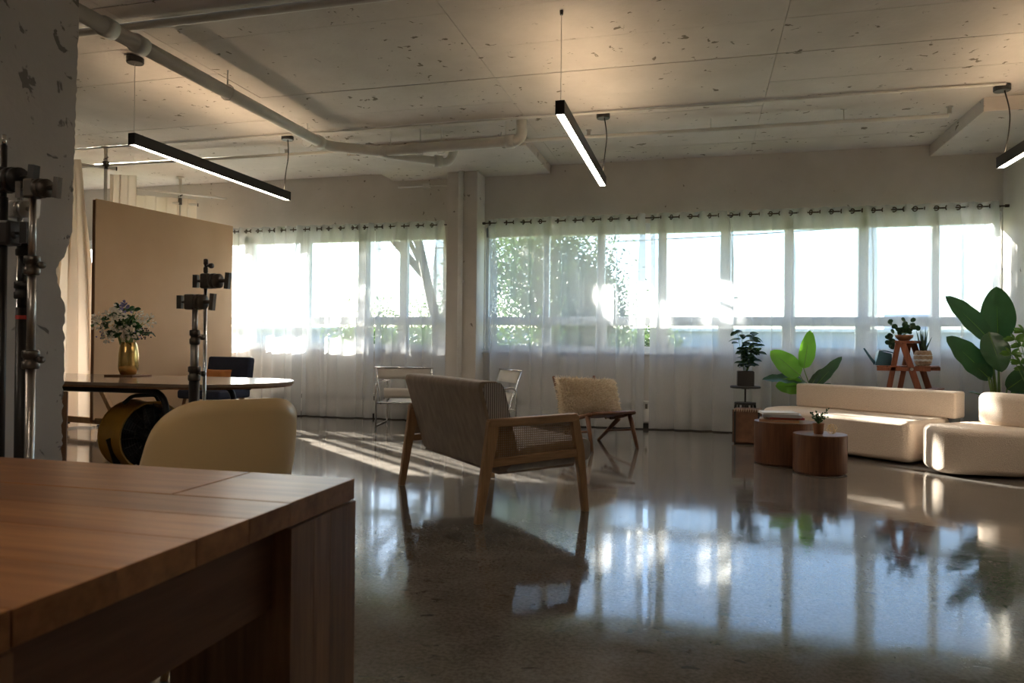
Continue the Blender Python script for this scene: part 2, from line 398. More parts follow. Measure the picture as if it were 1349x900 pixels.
# windows
def window(name, label, x0, x1, mull, mw):
    w_ = bpy.data.objects.new(name, None); C.objects.link(w_); struct(w_, label)
    yf = YW + .10
    MB().box(((x0 + x1) / 2, yf, 2.605), (x1 - x0, .10, .13)).build('head', 'frame_paint', w_, bev=.004)
    MB().box(((x0 + x1) / 2, YW + .06, ZS + .012), (x1 - x0, .22, .03)).build('sill', 'frame_paint', w_, bev=.004)
    MB().box(((x0 + x1) / 2, yf, ZS + .05), (x1 - x0, .09, .045)).build('bottom_rail', 'frame_paint', w_, bev=.004)
    for x in (x0 + .02, x1 - .02): MB().box((x, yf, (ZS + ZH) / 2), (.04, .10, ZH - ZS)).build('jamb', 'frame_paint', w_)
    ed_ = [x0 + .04]
    for x, mwd in zip(mull, mw):
        MB().box((x, yf, (ZS + ZH) / 2), (mwd, .10, ZH - ZS - .01)).build('mullion', 'frame_paint', w_, bev=.006); ed_ += [x - mwd / 2, x + mwd / 2]
    ed_.append(x1 - .04)
    for a, b in zip(ed_[::2], ed_[1::2]):
        MB().box(((a + b) / 2, yf, 1.388), (b - a, .07, .115)).build('transom', 'frame_paint', w_, bev=.004)
        s_ = MB()
        for xx in (a + .012, b - .012): s_.box((xx, yf - .01, 1.19), (.024, .05, .30))
        s_.box(((a + b) / 2, yf - .01, 1.04), (b - a, .05, .03)); s_.build('sash', 'frame_paint', w_)
        MB().box(((a + b) / 2, yf, 1.99), (b - a, .006, 1.10)).build('pane', 'window_glass', w_)
        MB().box(((a + b) / 2, yf, 1.195), (b - a, .006, .28)).build('pane', 'window_glass', w_)
    return w_
window('window_1', 'white framed window behind the backdrop and navy chair', -10.0, -3.45, [-9.0, -8.2, -7.4, -6.6, -5.66, -4.72, -4.09], [.11] * 3 + [.16, .15, .15, .11])
window('window_2', 'white framed long window behind the sofa and plants', -2.86, 3.385, [-2.015, -1.27, -.472, .317, 1.08, 1.93, 2.72], [.085, .10, .107, .12, .107, .11, .08])

# ------------------------------------------------------------------ outdoors
struct(MB().box((0, 110, -3.1), (400, 200, .2)).build('ground', 'ground_grass'), 'grassy ground outside the windows')
def tree(label, x, y, base, trunk_h, lean, rx, ry, rz, cz, count, seed, leaf=.16, tr=.16, group='trees outside the windows', hole=None, crown=None):
    crown = crown or lean
    t = thing('tree', label, 'tree', (x, y, base), 0, group); r = random.Random(seed)
    top = Vector((lean[0], lean[1], trunk_h)); mid = top * .5 + Vector((.12, 0, 0))
    tb = MB().tube([(0, 0, 0), mid * .6, mid, top], [tr, tr * .85, tr * .75, tr * .5], 9)
    tb.build('trunk', 'bark', t, True)
    cl = [];  br = MB()
    for k in range(44):
        while True:
            p = Vector((r.uniform(-1, 1), r.uniform(-1, 1), r.uniform(-1, 1)))
            if p.length < 1: break
        p = Vector((p.x * rx, p.y * ry, p.z * rz)) + Vector((crown[0], crown[1], cz)); cl.append(p)
        if k % 3 == 0: br.tube([top * r.uniform(.6, 1), (top + p) / 2 + Vector((0, 0, .2)), p], [tr * .35, tr * .2, .02], 6)
    br.build('branches', 'bark', t, True)
    fm = MB(); sp = min(rx, ry, rz) * .38
    for k in range(count):
        c = cl[r.randrange(len(cl))]; p = c + Vector((r.gauss(0, sp), r.gauss(0, sp), r.gauss(0, sp * .8)))
        if hole and any((Vector((x, y, base)) + p - Vector(h[0])).cross(SUN_DIR).length < h[1] for h in hole): continue
        a = Vector((r.uniform(-1, 1), r.uniform(-1, 1), r.uniform(-1, 1))).normalized(); b = a.cross(Vector((r.uniform(-1, 1), r.uniform(-1, 1), r.uniform(-1, 1)))).normalized()
        s_ = leaf * r.uniform(.6, 1.3); fm.add([p - a * s_, p + b * s_ * .45, p + a * s_, p - b * s_ * .45], [(0, 1, 2, 3)])
    o = fm.build('foliage', 'leaf_tree', t); o['kind'] = 'stuff'
    return t
# the tall leaning tree whose crown shades the long window
tree('tall tree with a leaning trunk outside the curtained window by the pillar', -5.3, 16.5, -3, 8.8, (-2.1, .6), 4.0, 1.5, 1.3, 9.55, 36000, 11, .085, .17, hole=[((-10.4, 17.5, 6.43), .32), ((-9.4, 17.5, 6.47), .30)], crown=(-5.0, 1.0))  # gaps opened in the unseen crown so sun reaches the sofa
tree('dense leafy tree outside the window just past the pillar', -4.5, 19.5, -3, 5.0, (.3, 0), 1.75, 1.4, 2.7, 5.6, 17000, 5, .07, .2)
tree('bushy tree beside the bright sun gap outside the long window', -2.75, 17.5, -3, 3.2, (-.1, 0), .75, .9, 1.7, 4.6, 12000, 6, .065, .13)
tree('small pointed tree outside the middle of the long window', -1.9, 24.0, -3, 2.8, (0, 0), 1.2, 1.0, 1.2, 3.6, 8000, 8, .07, .12)
tree('low bushy tree outside the sunlit curtains behind the navy chair', -9.6, 21.0, -3, 2.6, (0, 0), 1.4, 1.2, 1.0, 3.9, 8000, 9, .065, .14)
tree('low leafy tree outside the window behind the chrome chair', -7.4, 21.5, -3, 2.6, (0, 0), 1.2, 1.2, 1.2, 4.0, 9000, 10, .065, .14)
bld = thing('warehouse', 'long low pale grey building across the way outside', 'building', (10, 62, -3))
MB().box((0, 5, 2.7), (110, 10, 5.4)).build('wall', 'block_grey', bld)
MB().box((0, 4.9, 5.5), (110.6, 10.6, .24)).build('coping', 'block_white', bld)
MB().box((6.2, 4, 6.25), (3.4, 3, 1.3)).build('roof_unit', 'block_grey', bld)
for k in range(14): MB().box((-39 + k * 6, -.02, 3.2), (3.2, .1, 1.3)).build('window', 'block_window', bld)
up = thing('utility_pole', 'thin utility pole with cross arm far outside the window', 'pole', (1.6, 40, -3))
MB().tube([(0, 0, 0), (0, 0, 7.2)], [.14, .10], 8).build('mast', 'bark', up); MB().box((0, 0, 6.7), (1.0, .1, .1)).build('cross_arm', 'bark', up)
for k, (za, zb) in enumerate(((6.6, 8.6), (5.9, 8.2))):
    tag(MB().tube([(-16 + 46 * i / 12, 34, za + (zb - za) * i / 12 - .7 * (1 - (i / 6 - 1) ** 2)) for i in range(13)], .022, 5).build('power_line', 'black_matt'),
        ('upper' if k == 0 else 'lower') + ' overhead power line crossing the sky outside', 'cable', 'overhead power lines')

# ------------------------------------------------------------------ curtains, rods, radiators
ring_me = MB().tube([(.027 * math.cos(2 * PI * k / 14), 0, .027 * math.sin(2 * PI * k / 14)) for k in range(14)], .0072, 6, True).mesh('grommet', True)
def rod(x0, x1, label):
    t = thing('curtain_rod', label, 'curtain rod', (0, 9.38, 2.70))
    MB().tube([(x0, 0, 0), (x1, 0, 0)], .0085, 10).build('pole', 'bronze_metal', t, True)
    for x in (x0, x1): MB().cyl((x - .02, 0, 0), (x + .02, 0, 0), .018).build('finial', 'bronze_metal', t, True)
    k = max(2, int((x1 - x0) / 1.5) + 1)
    for i in range(k + 1):
        x = x0 + .05 + (x1 - x0 - .1) * i / k
        m = MB().cyl((x, .165, 0), (x, .17, 0), .025); m.tube([(x, .165, 0), (x, 0, 0)], .006, 8); m.build('bracket', 'bronze_metal', t)
rod(-7.9, -3.33, 'bronze curtain rod of the curtains behind the navy chair'); rod(-2.83, 3.38, 'bronze curtain rod of the curtains behind the sofa')
def curtain(x0, x1, label, seed, period=.225, zb=.015, gather=()):
    t = thing('sheer_curtain', label, 'curtain', ((x0 + x1) / 2, 9.38, 0), 0, 'white sheer curtains'); r = random.Random(seed)
    L = x1 - x0; P = max(2, round(L / period)); nu = P * 20; nv = 14
    ph = [r.uniform(0, 6.28) for _ in range(6)]
    def fn(u, v):
        z = 2.755 + (zb - 2.755) * v
        uw = u
        for (gc, gw, ga) in gather: uw += ga * math.tanh((u - gc) / gw) * .5 * (v * .6 + .4) * 0
        q = 2 * PI * P * u
        amp = .036 * (1 - .25 * v) * (1 + .35 * math.sin(q / P * 2.3 + ph[0]))
        y = amp * math.sin(q) + v * .016 * math.sin(q * .5 + ph[1]) + v * .012 * math.sin(q * .23 + ph[2])
        k3 = (.5 + .5 * math.sin(q * .31 + ph[3])) * (.5 + .5 * math.sin(q * .137 + ph[4]))
        x = -L / 2 + L * u + min(1, v * 5) * (.012 + .085 * k3) * math.sin(q + ph[0] * .3) + v * .02 * math.sin(q * .37 + ph[5])
        for gc, gw, ga in gather: x -= ga * (u - gc) * math.exp(-((u - gc) / gw) ** 2) * L * (.5 + .5 * v)
        return (x, y, z)
    b = MB().grid(fn, nu, nv); b.build('cloth', 'sheer', t, True)
    hm = MB()
    for ua, ub in ((0, .035 / L * 1.6), (1 - .035 / L * 1.6, 1)):
        for off in (.004, -.004):
            hm.grid(lambda a, c: tuple(Vector(fn(ua + (ub - ua) * a, c)) + Vector((0, off, 0))), 4, nv)
    hm.grid(lambda a, c: tuple(Vector(fn(a, 1 - .035 * (1 - c))) + Vector((0, .004, 0))), nu // 2, 1)
    hm.grid(lambda a, c: tuple(Vector(fn(a, .04 * c)) + Vector((0, .004, 0))), nu // 2, 1)
    hm.build('hem', 'sheer', t, True)
    for k in range(P * 2):
        u = (k + .0) / (2 * P) + .25 / P * .5
        inst(ring_me, 'grommet', 'bronze_metal', t, (-L / 2 + L * u, 0, 2.70), (0, 0, R_.uniform(.5, 1.1) * (1 if k % 2 else -1)))
    return t
curtain(-6.72, -5.55, 'white sheer curtain glowing in the sun behind the navy chair', 1, .20, gather=((.75, .16, .55),))
curtain(-5.55, -4.43, 'white sheer curtain between the navy chair and the chrome chair', 2, .19, gather=((.3, .15, .5), (.85, .12, .5)))
curtain(-4.43, -3.40, 'white sheer curtain behind the chrome chair, up to the pillar', 3, .20, gather=((.25, .15, .5),))
curtain(-2.78, -.68, 'wide white sheer curtain from the pillar to the leather chair', 4, gather=((.33, .06, .5), (.72, .05, .5)))
curtain(-.62, .32, 'narrow white sheer curtain between the leather chair and black plant stand', 5, gather=((.12, .08, .5),))
curtain(.34, 1.96, 'white sheer curtain behind the plant stand and long sofa', 6, gather=((.48, .07, .6),))
curtain(1.96, 3.30, 'white sheer curtain behind the ladder and tall banana-leaf plant', 7, gather=((.3, .08, .5), (.7, .08, .4)))
slot_cache = {}
def radiator(x0, x1, label):
    t = thing('baseboard_radiator', label, 'radiator', ((x0 + x1) / 2, 9.515, 0), 0, 'low wall radiators'); L = x1 - x0
    MB().box((0, 0, .215), (L, .068, .27)).build('cover', 'white_paint', t, bev=.006)
    g = MB()
    for k in range(int((L - .2) / .052)): g.box((-L / 2 + .12 + k * .052, -.0345, .285), (.030, .003, .062))
    g.build('grille', 'grip_metal', t)
    for sx in (-1, 1): MB().box((sx * (L / 2 - .02), -.002, .04), (.03, .05, .08)).build('foot', 'black_matt', t)
radiator(-9.4, -6.5, 'long white radiator below the window behind the backdrop'); radiator(-6.45, -3.4, 'white radiator under the sunlit curtains behind the chrome chair')
radiator(-2.8, -.12, 'white radiator behind the leather sling chair'); radiator(-.08, 3.3, 'white radiator behind the sofa and plants')
struct(MB().box(((XL + XR) / 2, YW - .006, .03), (XR - XL, .012, .06)).build('baseboard_north', 'black_matt'))

# ------------------------------------------------------------------ pipes and pendants
tag(MB().tube([(-13.3, 4.56, 3.43), (3.39, 4.56, 3.43)], .032, 10).build('ceiling_conduit', 'pipe_paint', None, True), 'painted conduit crossing the ceiling nearest the column', 'pipe')
tag(MB().tube([(-13.3, 7.43, 3.462), (2.66, 7.43, 3.462)], .014, 8).build('ceiling_conduit', 'pipe_paint', None, True), 'thin painted conduit linking the pendant lamp canopies', 'pipe')
t = thing('sprinkler_pipe', 'thin painted pipe hung under the ceiling along the windows', 'pipe', (0, 0, 0))
MB().tube([(-13.3, 7.77, 3.36), (-4.3, 7.89, 3.36), (2.36, 7.97, 3.36)], .021, 10).build('pipe', 'pipe_paint', t, True)
for x in (-7.2, -5.05, -2.2, .1, 1.4): MB().tube([(x, 7.94, 3.36), (x, 7.94, 3.48)], .005, 6).build('hanger', 'pipe_paint', t)
for x in (-4.95, -1.2, 2.36):
    m = MB().cyl((x, 7.94, 3.37), (x, 7.94, 3.43), .02); m.cyl((x, 7.94, 3.43), (x, 7.94, 3.44), .032); m.build('sprinkler_head', 'brushed_steel', t)
t = thing('drain_pipe', 'thick white drain pipe running under the ceiling from the column', 'pipe', (0, 0, 0))
MB().tube(fillet([(-4.09, 2.9, 3.28), (-4.09, 7.36, 3.28), (-3.55, 7.62, 3.25), (-1.86, 7.56, 3.26), (-1.86, 7.52, 3.47)], .13), .058, 14).build('pipe', 'pipe_paint', t, True)
MB().tube(fillet([(-3.6, 7.62, 3.24), (-2.88, 8.12, 3.21), (-2.83, 8.12, 3.36)], .09), .05, 12).build('branch', 'pipe_paint', t, True)
for p, d in (((-4.09, 4.25, 3.28), (0, 1, 0)), ((-4.09, 4.55, 3.28), (0, 1, 0)), ((-4.09, 7.2, 3.28), (0, 1, 0)), ((-3.5, 7.62, 3.25), (1, 0, 0)), ((-3.0, 8.04, 3.215), (.8, .55, 0)), ((-2.0, 7.57, 3.258), (1, 0, 0))):
    d = Vector(d).normalized() * .045; p = Vector(p); MB().tube([p - d, p + d], .072, 14).build('coupling', 'pipe_paint', t, True)
for x, y, z in ((-4.09, 5.6, 3.28), (-4.2, 7.15, 3.28), (-3.42, 7.62, 3.25), (-3.05, 7.6, 3.25), (-2.8, 7.6, 3.25), (-2.05, 7.57, 3.26)):
    m = MB().tube([(x, y, z + .06), (x, y, 3.48)], .006, 6)
    m.tube([(x + .07 * math.cos(a), y, z + .07 * math.sin(a)) for a in [k * PI / 5 for k in range(10)]], .006, 5, True); m.build('hanger', 'pipe_paint', t)
t = thing('riser_pipe', 'white painted riser pipe on the face of the pillar', 'pipe', (-3.09, 9.16, 0))
MB().tube([(0, 0, 0), (0, 0, 3.37)], .034, 12).build('pipe', 'white_paint', t, True)
for z in (.6, 1.9, 3.0): MB().box((0, .012, z), (.10, .035, .03)).build('clip', 'pipe_paint', t)
t = thing('wall_conduit', 'slim painted conduit bending down beside the pillar', 'pipe', (0, 0, 0))
MB().tube(fillet([(-4.15, 9.53, 3.28), (-3.5, 9.53, 3.28), (-3.34, 9.53, 3.26), (-3.34, 9.53, .4)], .08), .014, 8).build('pipe', 'pipe_paint', t, True)
MB().box((-3.72, 9.525, 3.28), (.10, .05, .06)).build('junction_box', 'white_paint', t)

def pendant(x, label, near_canopy, y=6.33):
    t = thing('pendant_light', label, 'pendant lamp', (x, y, 2.72), 0, 'linear pendant lamps')
    h = MB()
    for sx in (-1, 1): h.box((sx * .031, 0, .05), (.006, 2.42, .10))
    h.box((0, 0, .07), (.056, 2.42, .012))
    for sy in (-1, 1): h.box((0, sy * 1.207, .05), (.056, .006, .10))
    h.build('housing', 'black_metal', t)
    MB().box((0, 0, .012), (.054, 2.40, .012)).build('diffuser', 'led_down', t, label='glowing warm white strip')
    MB().box((0, 0, .085), (.050, 2.36, .010)).build('uplight', 'led_up', t)
    MB().tube(fillet([(0, 1.12, .10), (.03, 1.10, .3), (.05, 1.13, .5), (.01, 1.17, .73)], .1), .006, 8).build('cord', 'black_matt', t, True)
    MB().lathe([(.065, 0), (.07, .008), (.07, .045)], 24, (0, 1.18, .70)).build('canopy', 'black_metal', t)
    MB().tube([(0, -1.18, .10), (0, -1.18, .76)], .0022, 6).build('wire', 'brushed_steel', t)
    if near_canopy: MB().lathe([(.065, 0), (.07, .008), (.07, .045)], 24, (0, -1.18, .70)).build('canopy', 'black_metal', t)
    else: MB().lathe([(.012, 0), (.014, .03)], 12, (0, -1.18, .73)).build('anchor', 'black_metal', t)
pendant(-4.67, 'black linear pendant lamp beside the tan backdrop', True)
pendant(-.985, 'black linear pendant lamp above the loveseat', False)
pendant(2.66, 'black linear pendant lamp above the sofa corner', False)
pendant(-4.67, 'added unseen pendant lamp behind the concrete column, lighting the foreground', False, .6)  # out-of-view lamp added to light the tabletop from the column side
pendant(-.985, 'added unseen pendant lamp lighting the near side of the wooden table', False, -.9)  # extra lamp out of view, added to brighten the foreground from above

# ------------------------------------------------------------------ foreground wooden table
t = thing('dining_table', 'chunky wooden dining table with block legs in front of the beige shell chair', 'table', (-1.90, .90, 0))
TX, TY, TH = 1.185, .53, .76   # half length, half width
LG = .255
def slab(name, x0, x1, y0, y1, z0, z1, mat, parent, bev=.0015):
    return MB().box(((x0 + x1) / 2, (y0 + y1) / 2, (z0 + z1) / 2), (x1 - x0, y1 - y0, z1 - z0)).build(name, mat, parent, bev=bev)
rows = [-TY, -TY + LG, -.13, .02, .15, TY - LG, TY]
for i, (a, b) in enumerate(zip(rows[:-1], rows[1:])):
    end = i in (0, len(rows) - 2); x0, x1 = (-TX + LG, TX - LG) if end else (-TX, TX)
    slab('plank', x0 + (.0045 if end else 0), x1 - (.0045 if end else 0), a + (.0045 if i == len(rows) - 2 else .0004), b - (.0045 if i == 0 else .0004), .718, TH, 'table_wood', t, .0008)
for sx in (-1, 1):
    for sy in (-1, 1):
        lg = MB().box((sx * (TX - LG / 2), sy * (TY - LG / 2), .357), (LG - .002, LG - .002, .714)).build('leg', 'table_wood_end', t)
        x0 = sx * (TX - LG / 2); y0 = sy * (TY - LG / 2)
        slab('leg_top', x0 - LG / 2 + .001, x0 + LG / 2 - .001, y0 - LG / 2 + .001, y0 + LG / 2 - .001, .716, TH + .0004, 'table_wood', t)
        lg2 = [(-.5, -.18), (-.18, .07), (.07, .33), (.33, .5)]
        for q0, q1 in lg2:
            o = MB().box((x0 + sx * LG / 2, y0 + LG * (q0 + q1) / 2, .357), (.004, LG * (q1 - q0) - .0012, .712)).build('stave', 'table_wood_end', lg)
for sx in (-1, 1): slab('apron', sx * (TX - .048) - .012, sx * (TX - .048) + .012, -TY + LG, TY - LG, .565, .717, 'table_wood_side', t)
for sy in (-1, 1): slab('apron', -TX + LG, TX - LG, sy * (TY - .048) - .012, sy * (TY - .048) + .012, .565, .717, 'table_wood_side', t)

# ------------------------------------------------------------------ shell chair
def shell_chair(label, loc, rz):
    t = thing('shell_chair', label, 'chair', loc, rz, 'beige shell chairs at the wooden table')
    def sm(a, b, x):
        x = min(1, max(0, (x - a) / (b - a))); return x * x * (3 - 2 * x)
    def fn(u, v):
        th = (u * 2 - 1) * 2.3; a = abs(th)
        rim = .865 - .26 * sm(.45, 2.15, a) - .12 * sm(2.0, 2.3, a)
        if v < .4:
            k = v / .4; r = .19 * k; z = .425 + .012 * k * k
        else:
            k = (v - .4) / .6; r = .19 + .052 * math.sin(k * PI / 2); z = .437 + (rim - .437) * (k ** 1.25) + .0 * k
        sq = 1 + .10 * math.sin(2 * a) ** 2
        return (r * sq * math.sin(th), -r * sq * math.cos(th) * .95, z)
    MB().grid(fn, 56, 18).build('shell', 'beige_plastic', t, True, solid=.011)
    MB().box((0, 0, .405), (.22, .22, .03)).build('bracket', 'black_metal', t, bev=.01)
    for sx in (-1, 1):
        for sy in (-1, 1): MB().tube([(sx * .11, sy * .11, .40), (sx * .22, sy * .22, 0)], [.016, .011], 10).build('leg', 'pine', t, True)
    return t
shell_chair('beige plastic shell chair beyond the far side of the wooden table', (-1.635, 2.22, 0), math.radians(52))

# ------------------------------------------------------------------ loveseat
t = thing('loveseat', 'taupe upholstered loveseat with wooden arms and cane side panels', 'loveseat', (-1.695, 4.558, 0), math.radians(-47))
WX = .655
def prof(pts, x0, x1):
    m = MB(); n = len(pts)
    m.v += [(x0, y, z) for y, z in pts] + [(x1, y, z) for y, z in pts]
    m.f += [tuple(range(n)), tuple(range(n, 2 * n))[::-1]] + [(i, n + i, n + (i + 1) % n, (i + 1) % n) for i in range(n)]
    return m
for sx in (-1, 1):
    x0, x1 = sx * WX - .021, sx * WX + .021
    prof([(-.022, 0), (.022, 0), (.125, .555), (.105, .60), (.055, .60)], x0, x1).build('rear_leg', 'oak', t, bev=.004)
    prof([(.738, 0), (.775, 0), (.735, .40), (.69, .605), (.635, .605), (.675, .40)], x0, x1).build('front_leg', 'oak', t, bev=.004)
    prof([(.06, .565), (.06, .612), (.67, .628), (.70, .60), (.66, .575)], x0 - .004, x1 + .004).build('arm_rail', 'oak_y', t, bev=.005)
    prof([(.045, .325), (.055, .375), (.70, .405), (.705, .355)], x0 + .004, x1 - .004).build('lower_rail', 'oak_y', t, bev=.004)
    cn = MB(); xc = sx * WX
    for k in range(44):
        y = .085 + k * .0138
        if y < .67: cn.box((xc + .002, y, .478), (.0015, .0052, .19))
    for k in range(14): cn.box((xc, .375, .385 + k * .0138), (.0015, .60, .0052))
    for k in range(-12, 44):
        y = .085 + k * .0138; a = (max(y, .085), min(y + .19, .67))
        if a[1] - a[0] > .02:
            z0_ = .385 + (a[0] - y); z1_ = .385 + (a[1] - y); cn.bar((xc - .0015, a[0], z0_), (xc - .0015, a[1], z1_), .001, .0028, (0, -1, 1))
    cn.build('cane_panel', 'cane', t)
bk = rpoly([(.165, .275), (.27, .33), (.165, .79), (.14, .835), (.02, .835), (.005, .80)], [.02, .05, .05, .04, .03, .03], 4)
prof(bk, -WX + .03, WX - .03).build('backrest', 'taupe_velvet', t, True, bev=.012, seg=3)
fr_ = rpoly([(.23, .36), (.30, .38), (.13, .83), (.04, .83)], .03, 4)
prof([(.275, .34), (.29, .36), (.185, .78), (.165, .815), (.155, .81), (.175, .78)], -WX + .026, WX - .026).build('back_cushion_face', 'pinstripe', t, True, bev=.003)
for sx in (-1, 1):
    prof([(.15, .36), (.285, .36), (.18, .79), (.155, .825), (.055, .825), (.035, .79)], sx * (WX - .029) - .003, sx * (WX - .029) + .003).build('side_gusset', 'pinstripe_side', t)
st_ = rpoly([(.20, .285), (.30, .425), (.77, .465), (.815, .44), (.815, .33), (.76, .31)], [.02, .03, .04, .03, .03, .03], 4)
prof(st_, -WX + .03, WX - .03).build('seat', 'pinstripe', t, True, bev=.015, seg=3)
prof([(.16, .27), (.20, .29), (.72, .325), (.70, .285)], -WX + .05, WX - .05).build('seat_base', 'taupe_velvet', t)

# ------------------------------------------------------------------ leather sling chair and pillow
t = thing('sling_chair', 'low wooden lounge chair with brown leather strap seat', 'chair', (-1.04, 7.65, 0), math.radians(-138))
# local: +y is forward, x right hand of the sitter reversed
for sx in (-1, 1):
    x = sx * .265
    MB().tube([(x, .30, .37), (x, .10, .32), (x, -.12, .275), (x, -.28, .30)], [.018, .022, .022, .018], 8).build('side_rail', 'teak', t, True)
    MB().tube([(x, -.20, .26), (x, -.32, .47), (x, -.46, .715)], [.02, .021, .017], 8).build('back_post', 'teak', t, True)
    MB().tube([(x, .22, .34), (x + sx * .015, .33, 0)], [.027, .018], 8).build('front_leg', 'teak', t, True)
    MB().tube([(x, .02, .28), (x + sx * .015, -.38, 0)], [.026, .018], 8).build('rear_leg', 'teak', t, True)
    MB().tube([(x, .27, .19), (x, -.20, .13)], .012, 8).build('stretcher', 'teak', t, True)
MB().tube([(-.265, .30, .375), (.265, .30, .375)], .017, 10).build('front_bar', 'teak', t, True)
for k in range(13):
    x = -.235 + k * .039
    MB().grid(lambda a, b: (x + (a - .5) * .034, -.275 - .18 * b + .03 * math.sin(PI * b), .39 + .30 * b), 1, 6).build('back_strap', 'leather_strap', t, True, solid=.004)
MB().grid(lambda a, b: (-.25 + .5 * a, .30 - .58 * b, .385 - .07 * b - .035 * math.sin(PI * b) - .02 * math.sin(PI * a)), 8, 10).build('seat', 'leather_brown', t, True, solid=.006)
p = thing('fur_pillow', 'shaggy cream fur pillow leaning on the leather chair', 'pillow', (-1.055, 7.63, .305), math.radians(-140))
def pill(a, b, side, W=.345, H=.19, T=.09):
    x = (a - .5) * 2; z = (b - .5) * 2
    k = max(0, (1 - x ** 4) * (1 - z ** 4)) ** .6
    pinch = 1 - .06 * (1 - abs(x) ** 3) * abs(z)
    return Vector((x * W * (1 - .05 * (1 - z * z)), side * T * k, H + z * H * pinch))
tilt = Matrix.Rotation(math.radians(24), 3, 'X') @ Matrix.Rotation(math.radians(-4), 3, 'Y')
off = Vector((0, -.10, .03))
m = MB()
for sd in (1, -1): m.grid(lambda a, b: tilt @ pill(a, b, sd) + off, 16, 12)
m.build('cover', 'fur', p, True)
fr = MB(); rf = random.Random(21)
for k in range(15000):
    a, b = rf.random(), rf.random(); sd = 1 if rf.random() < .72 else -1
    q = pill(a, b, sd); nrm = (q - Vector((0, 0, .19))); nrm = Vector((nrm.x * .35, nrm.y * 4 + sd * .02, nrm.z * .5)).normalized()
    d = (nrm + Vector((rf.uniform(-.7, .7), rf.uniform(-.4, .4), rf.uniform(-.9, .35)))).normalized() * rf.uniform(.03, .075)
    sdv = Vector((rf.uniform(-1, 1), 0, rf.uniform(-1, 1))).normalized() * .0042
    P = [q - sdv, q + sdv, q + d * .6 + sdv * .8, q + d + Vector((0, 0, -.008))]
    fr.add([tilt @ x + off for x in P], [(0, 1, 2), (0, 2, 3)])
o = fr.build('fur', 'fur', p); o['kind'] = 'stuff'

# ------------------------------------------------------------------ tubular chrome chairs
def chrome_chair(label, loc, rz):
    t = thing('chrome_chair', label, 'chair', loc, rz, 'tubular chrome armchairs by the curtains'); r = .0115
    for sx in (-1, 1):
        x = sx * .37
        MB().tube(fillet([(x, -.30, .01), (x, .33, .01), (x, .33, .555), (x, -.30, .555), (x, -.30, .01)], .06), r, 8).build('side_frame', 'chrome', t, True)
        MB().grid(lambda a, b: (x + (a - .5) * .07, -.27 + .57 * b, .568 - .012 * math.sin(PI * b)), 2, 6).build('armrest', 'canvas_white', t, True, solid=.004)
        MB().tube(fillet([(x * .9, .30, .44), (x * .9, -.22, .27), (x * .97, -.36, .755)], .05), r, 8).build('seat_frame', 'chrome', t, True)
        MB().tube([(x, .33, .30), (x * .72, .20, .405)], r * .8, 8).build('brace', 'chrome', t)
    MB().tube([(-.375, -.36, .755), (.375, -.36, .755)], r, 8).build('top_bar', 'chrome', t, True)
    MB().tube([(-.37, -.30, .30), (.37, -.30, .30)], r, 8).build('cross_bar', 'chrome', t, True)
    MB().tube([(-.37, .33, .30), (.37, .33, .30)], r, 8).build('cross_bar', 'chrome', t, True)
    MB().grid(lambda a, b: ((a - .5) * .54, .29 - .48 * b, .44 - .16 * b - .03 * math.sin(PI * b)), 6, 8).build('seat', 'canvas_white', t, True, solid=.004)
    MB().grid(lambda a, b: ((a - .5) * .68, -.325 - .035 * b, .61 + .145 * b), 6, 3).build('back_strap', 'canvas_white', t, True, solid=.004)
    MB().grid(lambda a, b: ((a - .5) * .54, -.26 - .04 * b, .36 + .13 * b), 6, 3).build('lumbar_strap', 'canvas_white', t, True, solid=.004)
chrome_chair('chrome tubular armchair seen behind the loveseat beside the pillar', (-3.70, 8.93, 0), math.radians(11))
chrome_chair('chrome tubular armchair between the pillar and the leather chair', (-2.50, 8.25, 0), math.radians(125))

# ------------------------------------------------------------------ bouclé sofa
SU = Vector((.766, -.643)); SN = Vector((.643, .766))  # along, backwards
O = Vector((1.86, 7.24))
def sp(a, b): v = O - SU * a + SN * b; return (v.x, v.y)
t = thing('sofa', 'long low cream boucle sofa with a straight backrest', 'sofa', (0, 0, 0))
poly = rpoly([sp(0, 0), sp(0, .80), sp(1.54, .80), sp(1.74, .55), sp(1.64, 0)], [.09, .08, .30, .38, .42], 10)
MB().prism(poly, .02, .40).build('seat', 'boucle', t, True, bev=.05, seg=5)
poly = rpoly([sp(-.10, .64), sp(-.10, .86), sp(1.58, .86), sp(1.58, .64)], [.03, .05, .05, .03], 5)
MB().prism(poly, .40, .655).build('backrest', 'boucle', t, True, bev=.03, seg=5)
t = thing('sofa_corner', 'rounded cream boucle corner seat with a curved backrest', 'sofa', (0, 0, 0))
poly = rpoly([(1.925, 7.18), (1.915, 6.70), (2.62, 6.70), (3.12, 6.95), (3.12, 7.75), (2.6, 7.72)], [.10, .30, .3, .3, .3, .25], 10)
MB().prism(poly, .02, .395).build('seat', 'boucle', t, True, bev=.055, seg=5)
arc = [Vector((2.56, 7.36)), Vector((2.70, 7.14)), Vector((2.88, 7.00)), Vector((3.08, 6.98))]
arc = [Vector((a.x, a.y, 0)) for a in arc]; arc = fillet(arc, .12, 6)
Lh, Rh = [], []
for i, a in enumerate(arc):
    d = (arc[min(i + 1, len(arc) - 1)] - arc[max(i - 1, 0)]).normalized(); nn = Vector((-d.y, d.x, 0)) * .115; Lh.append(a + nn); Rh.append(a - nn)
endc = [arc[0] + Vector((.115 * math.cos(q), .115 * math.sin(q), 0)) for q in [math.atan2((Rh[0] - arc[0]).y, (Rh[0] - arc[0]).x) - k * PI / 8 for k in range(1, 8)]]
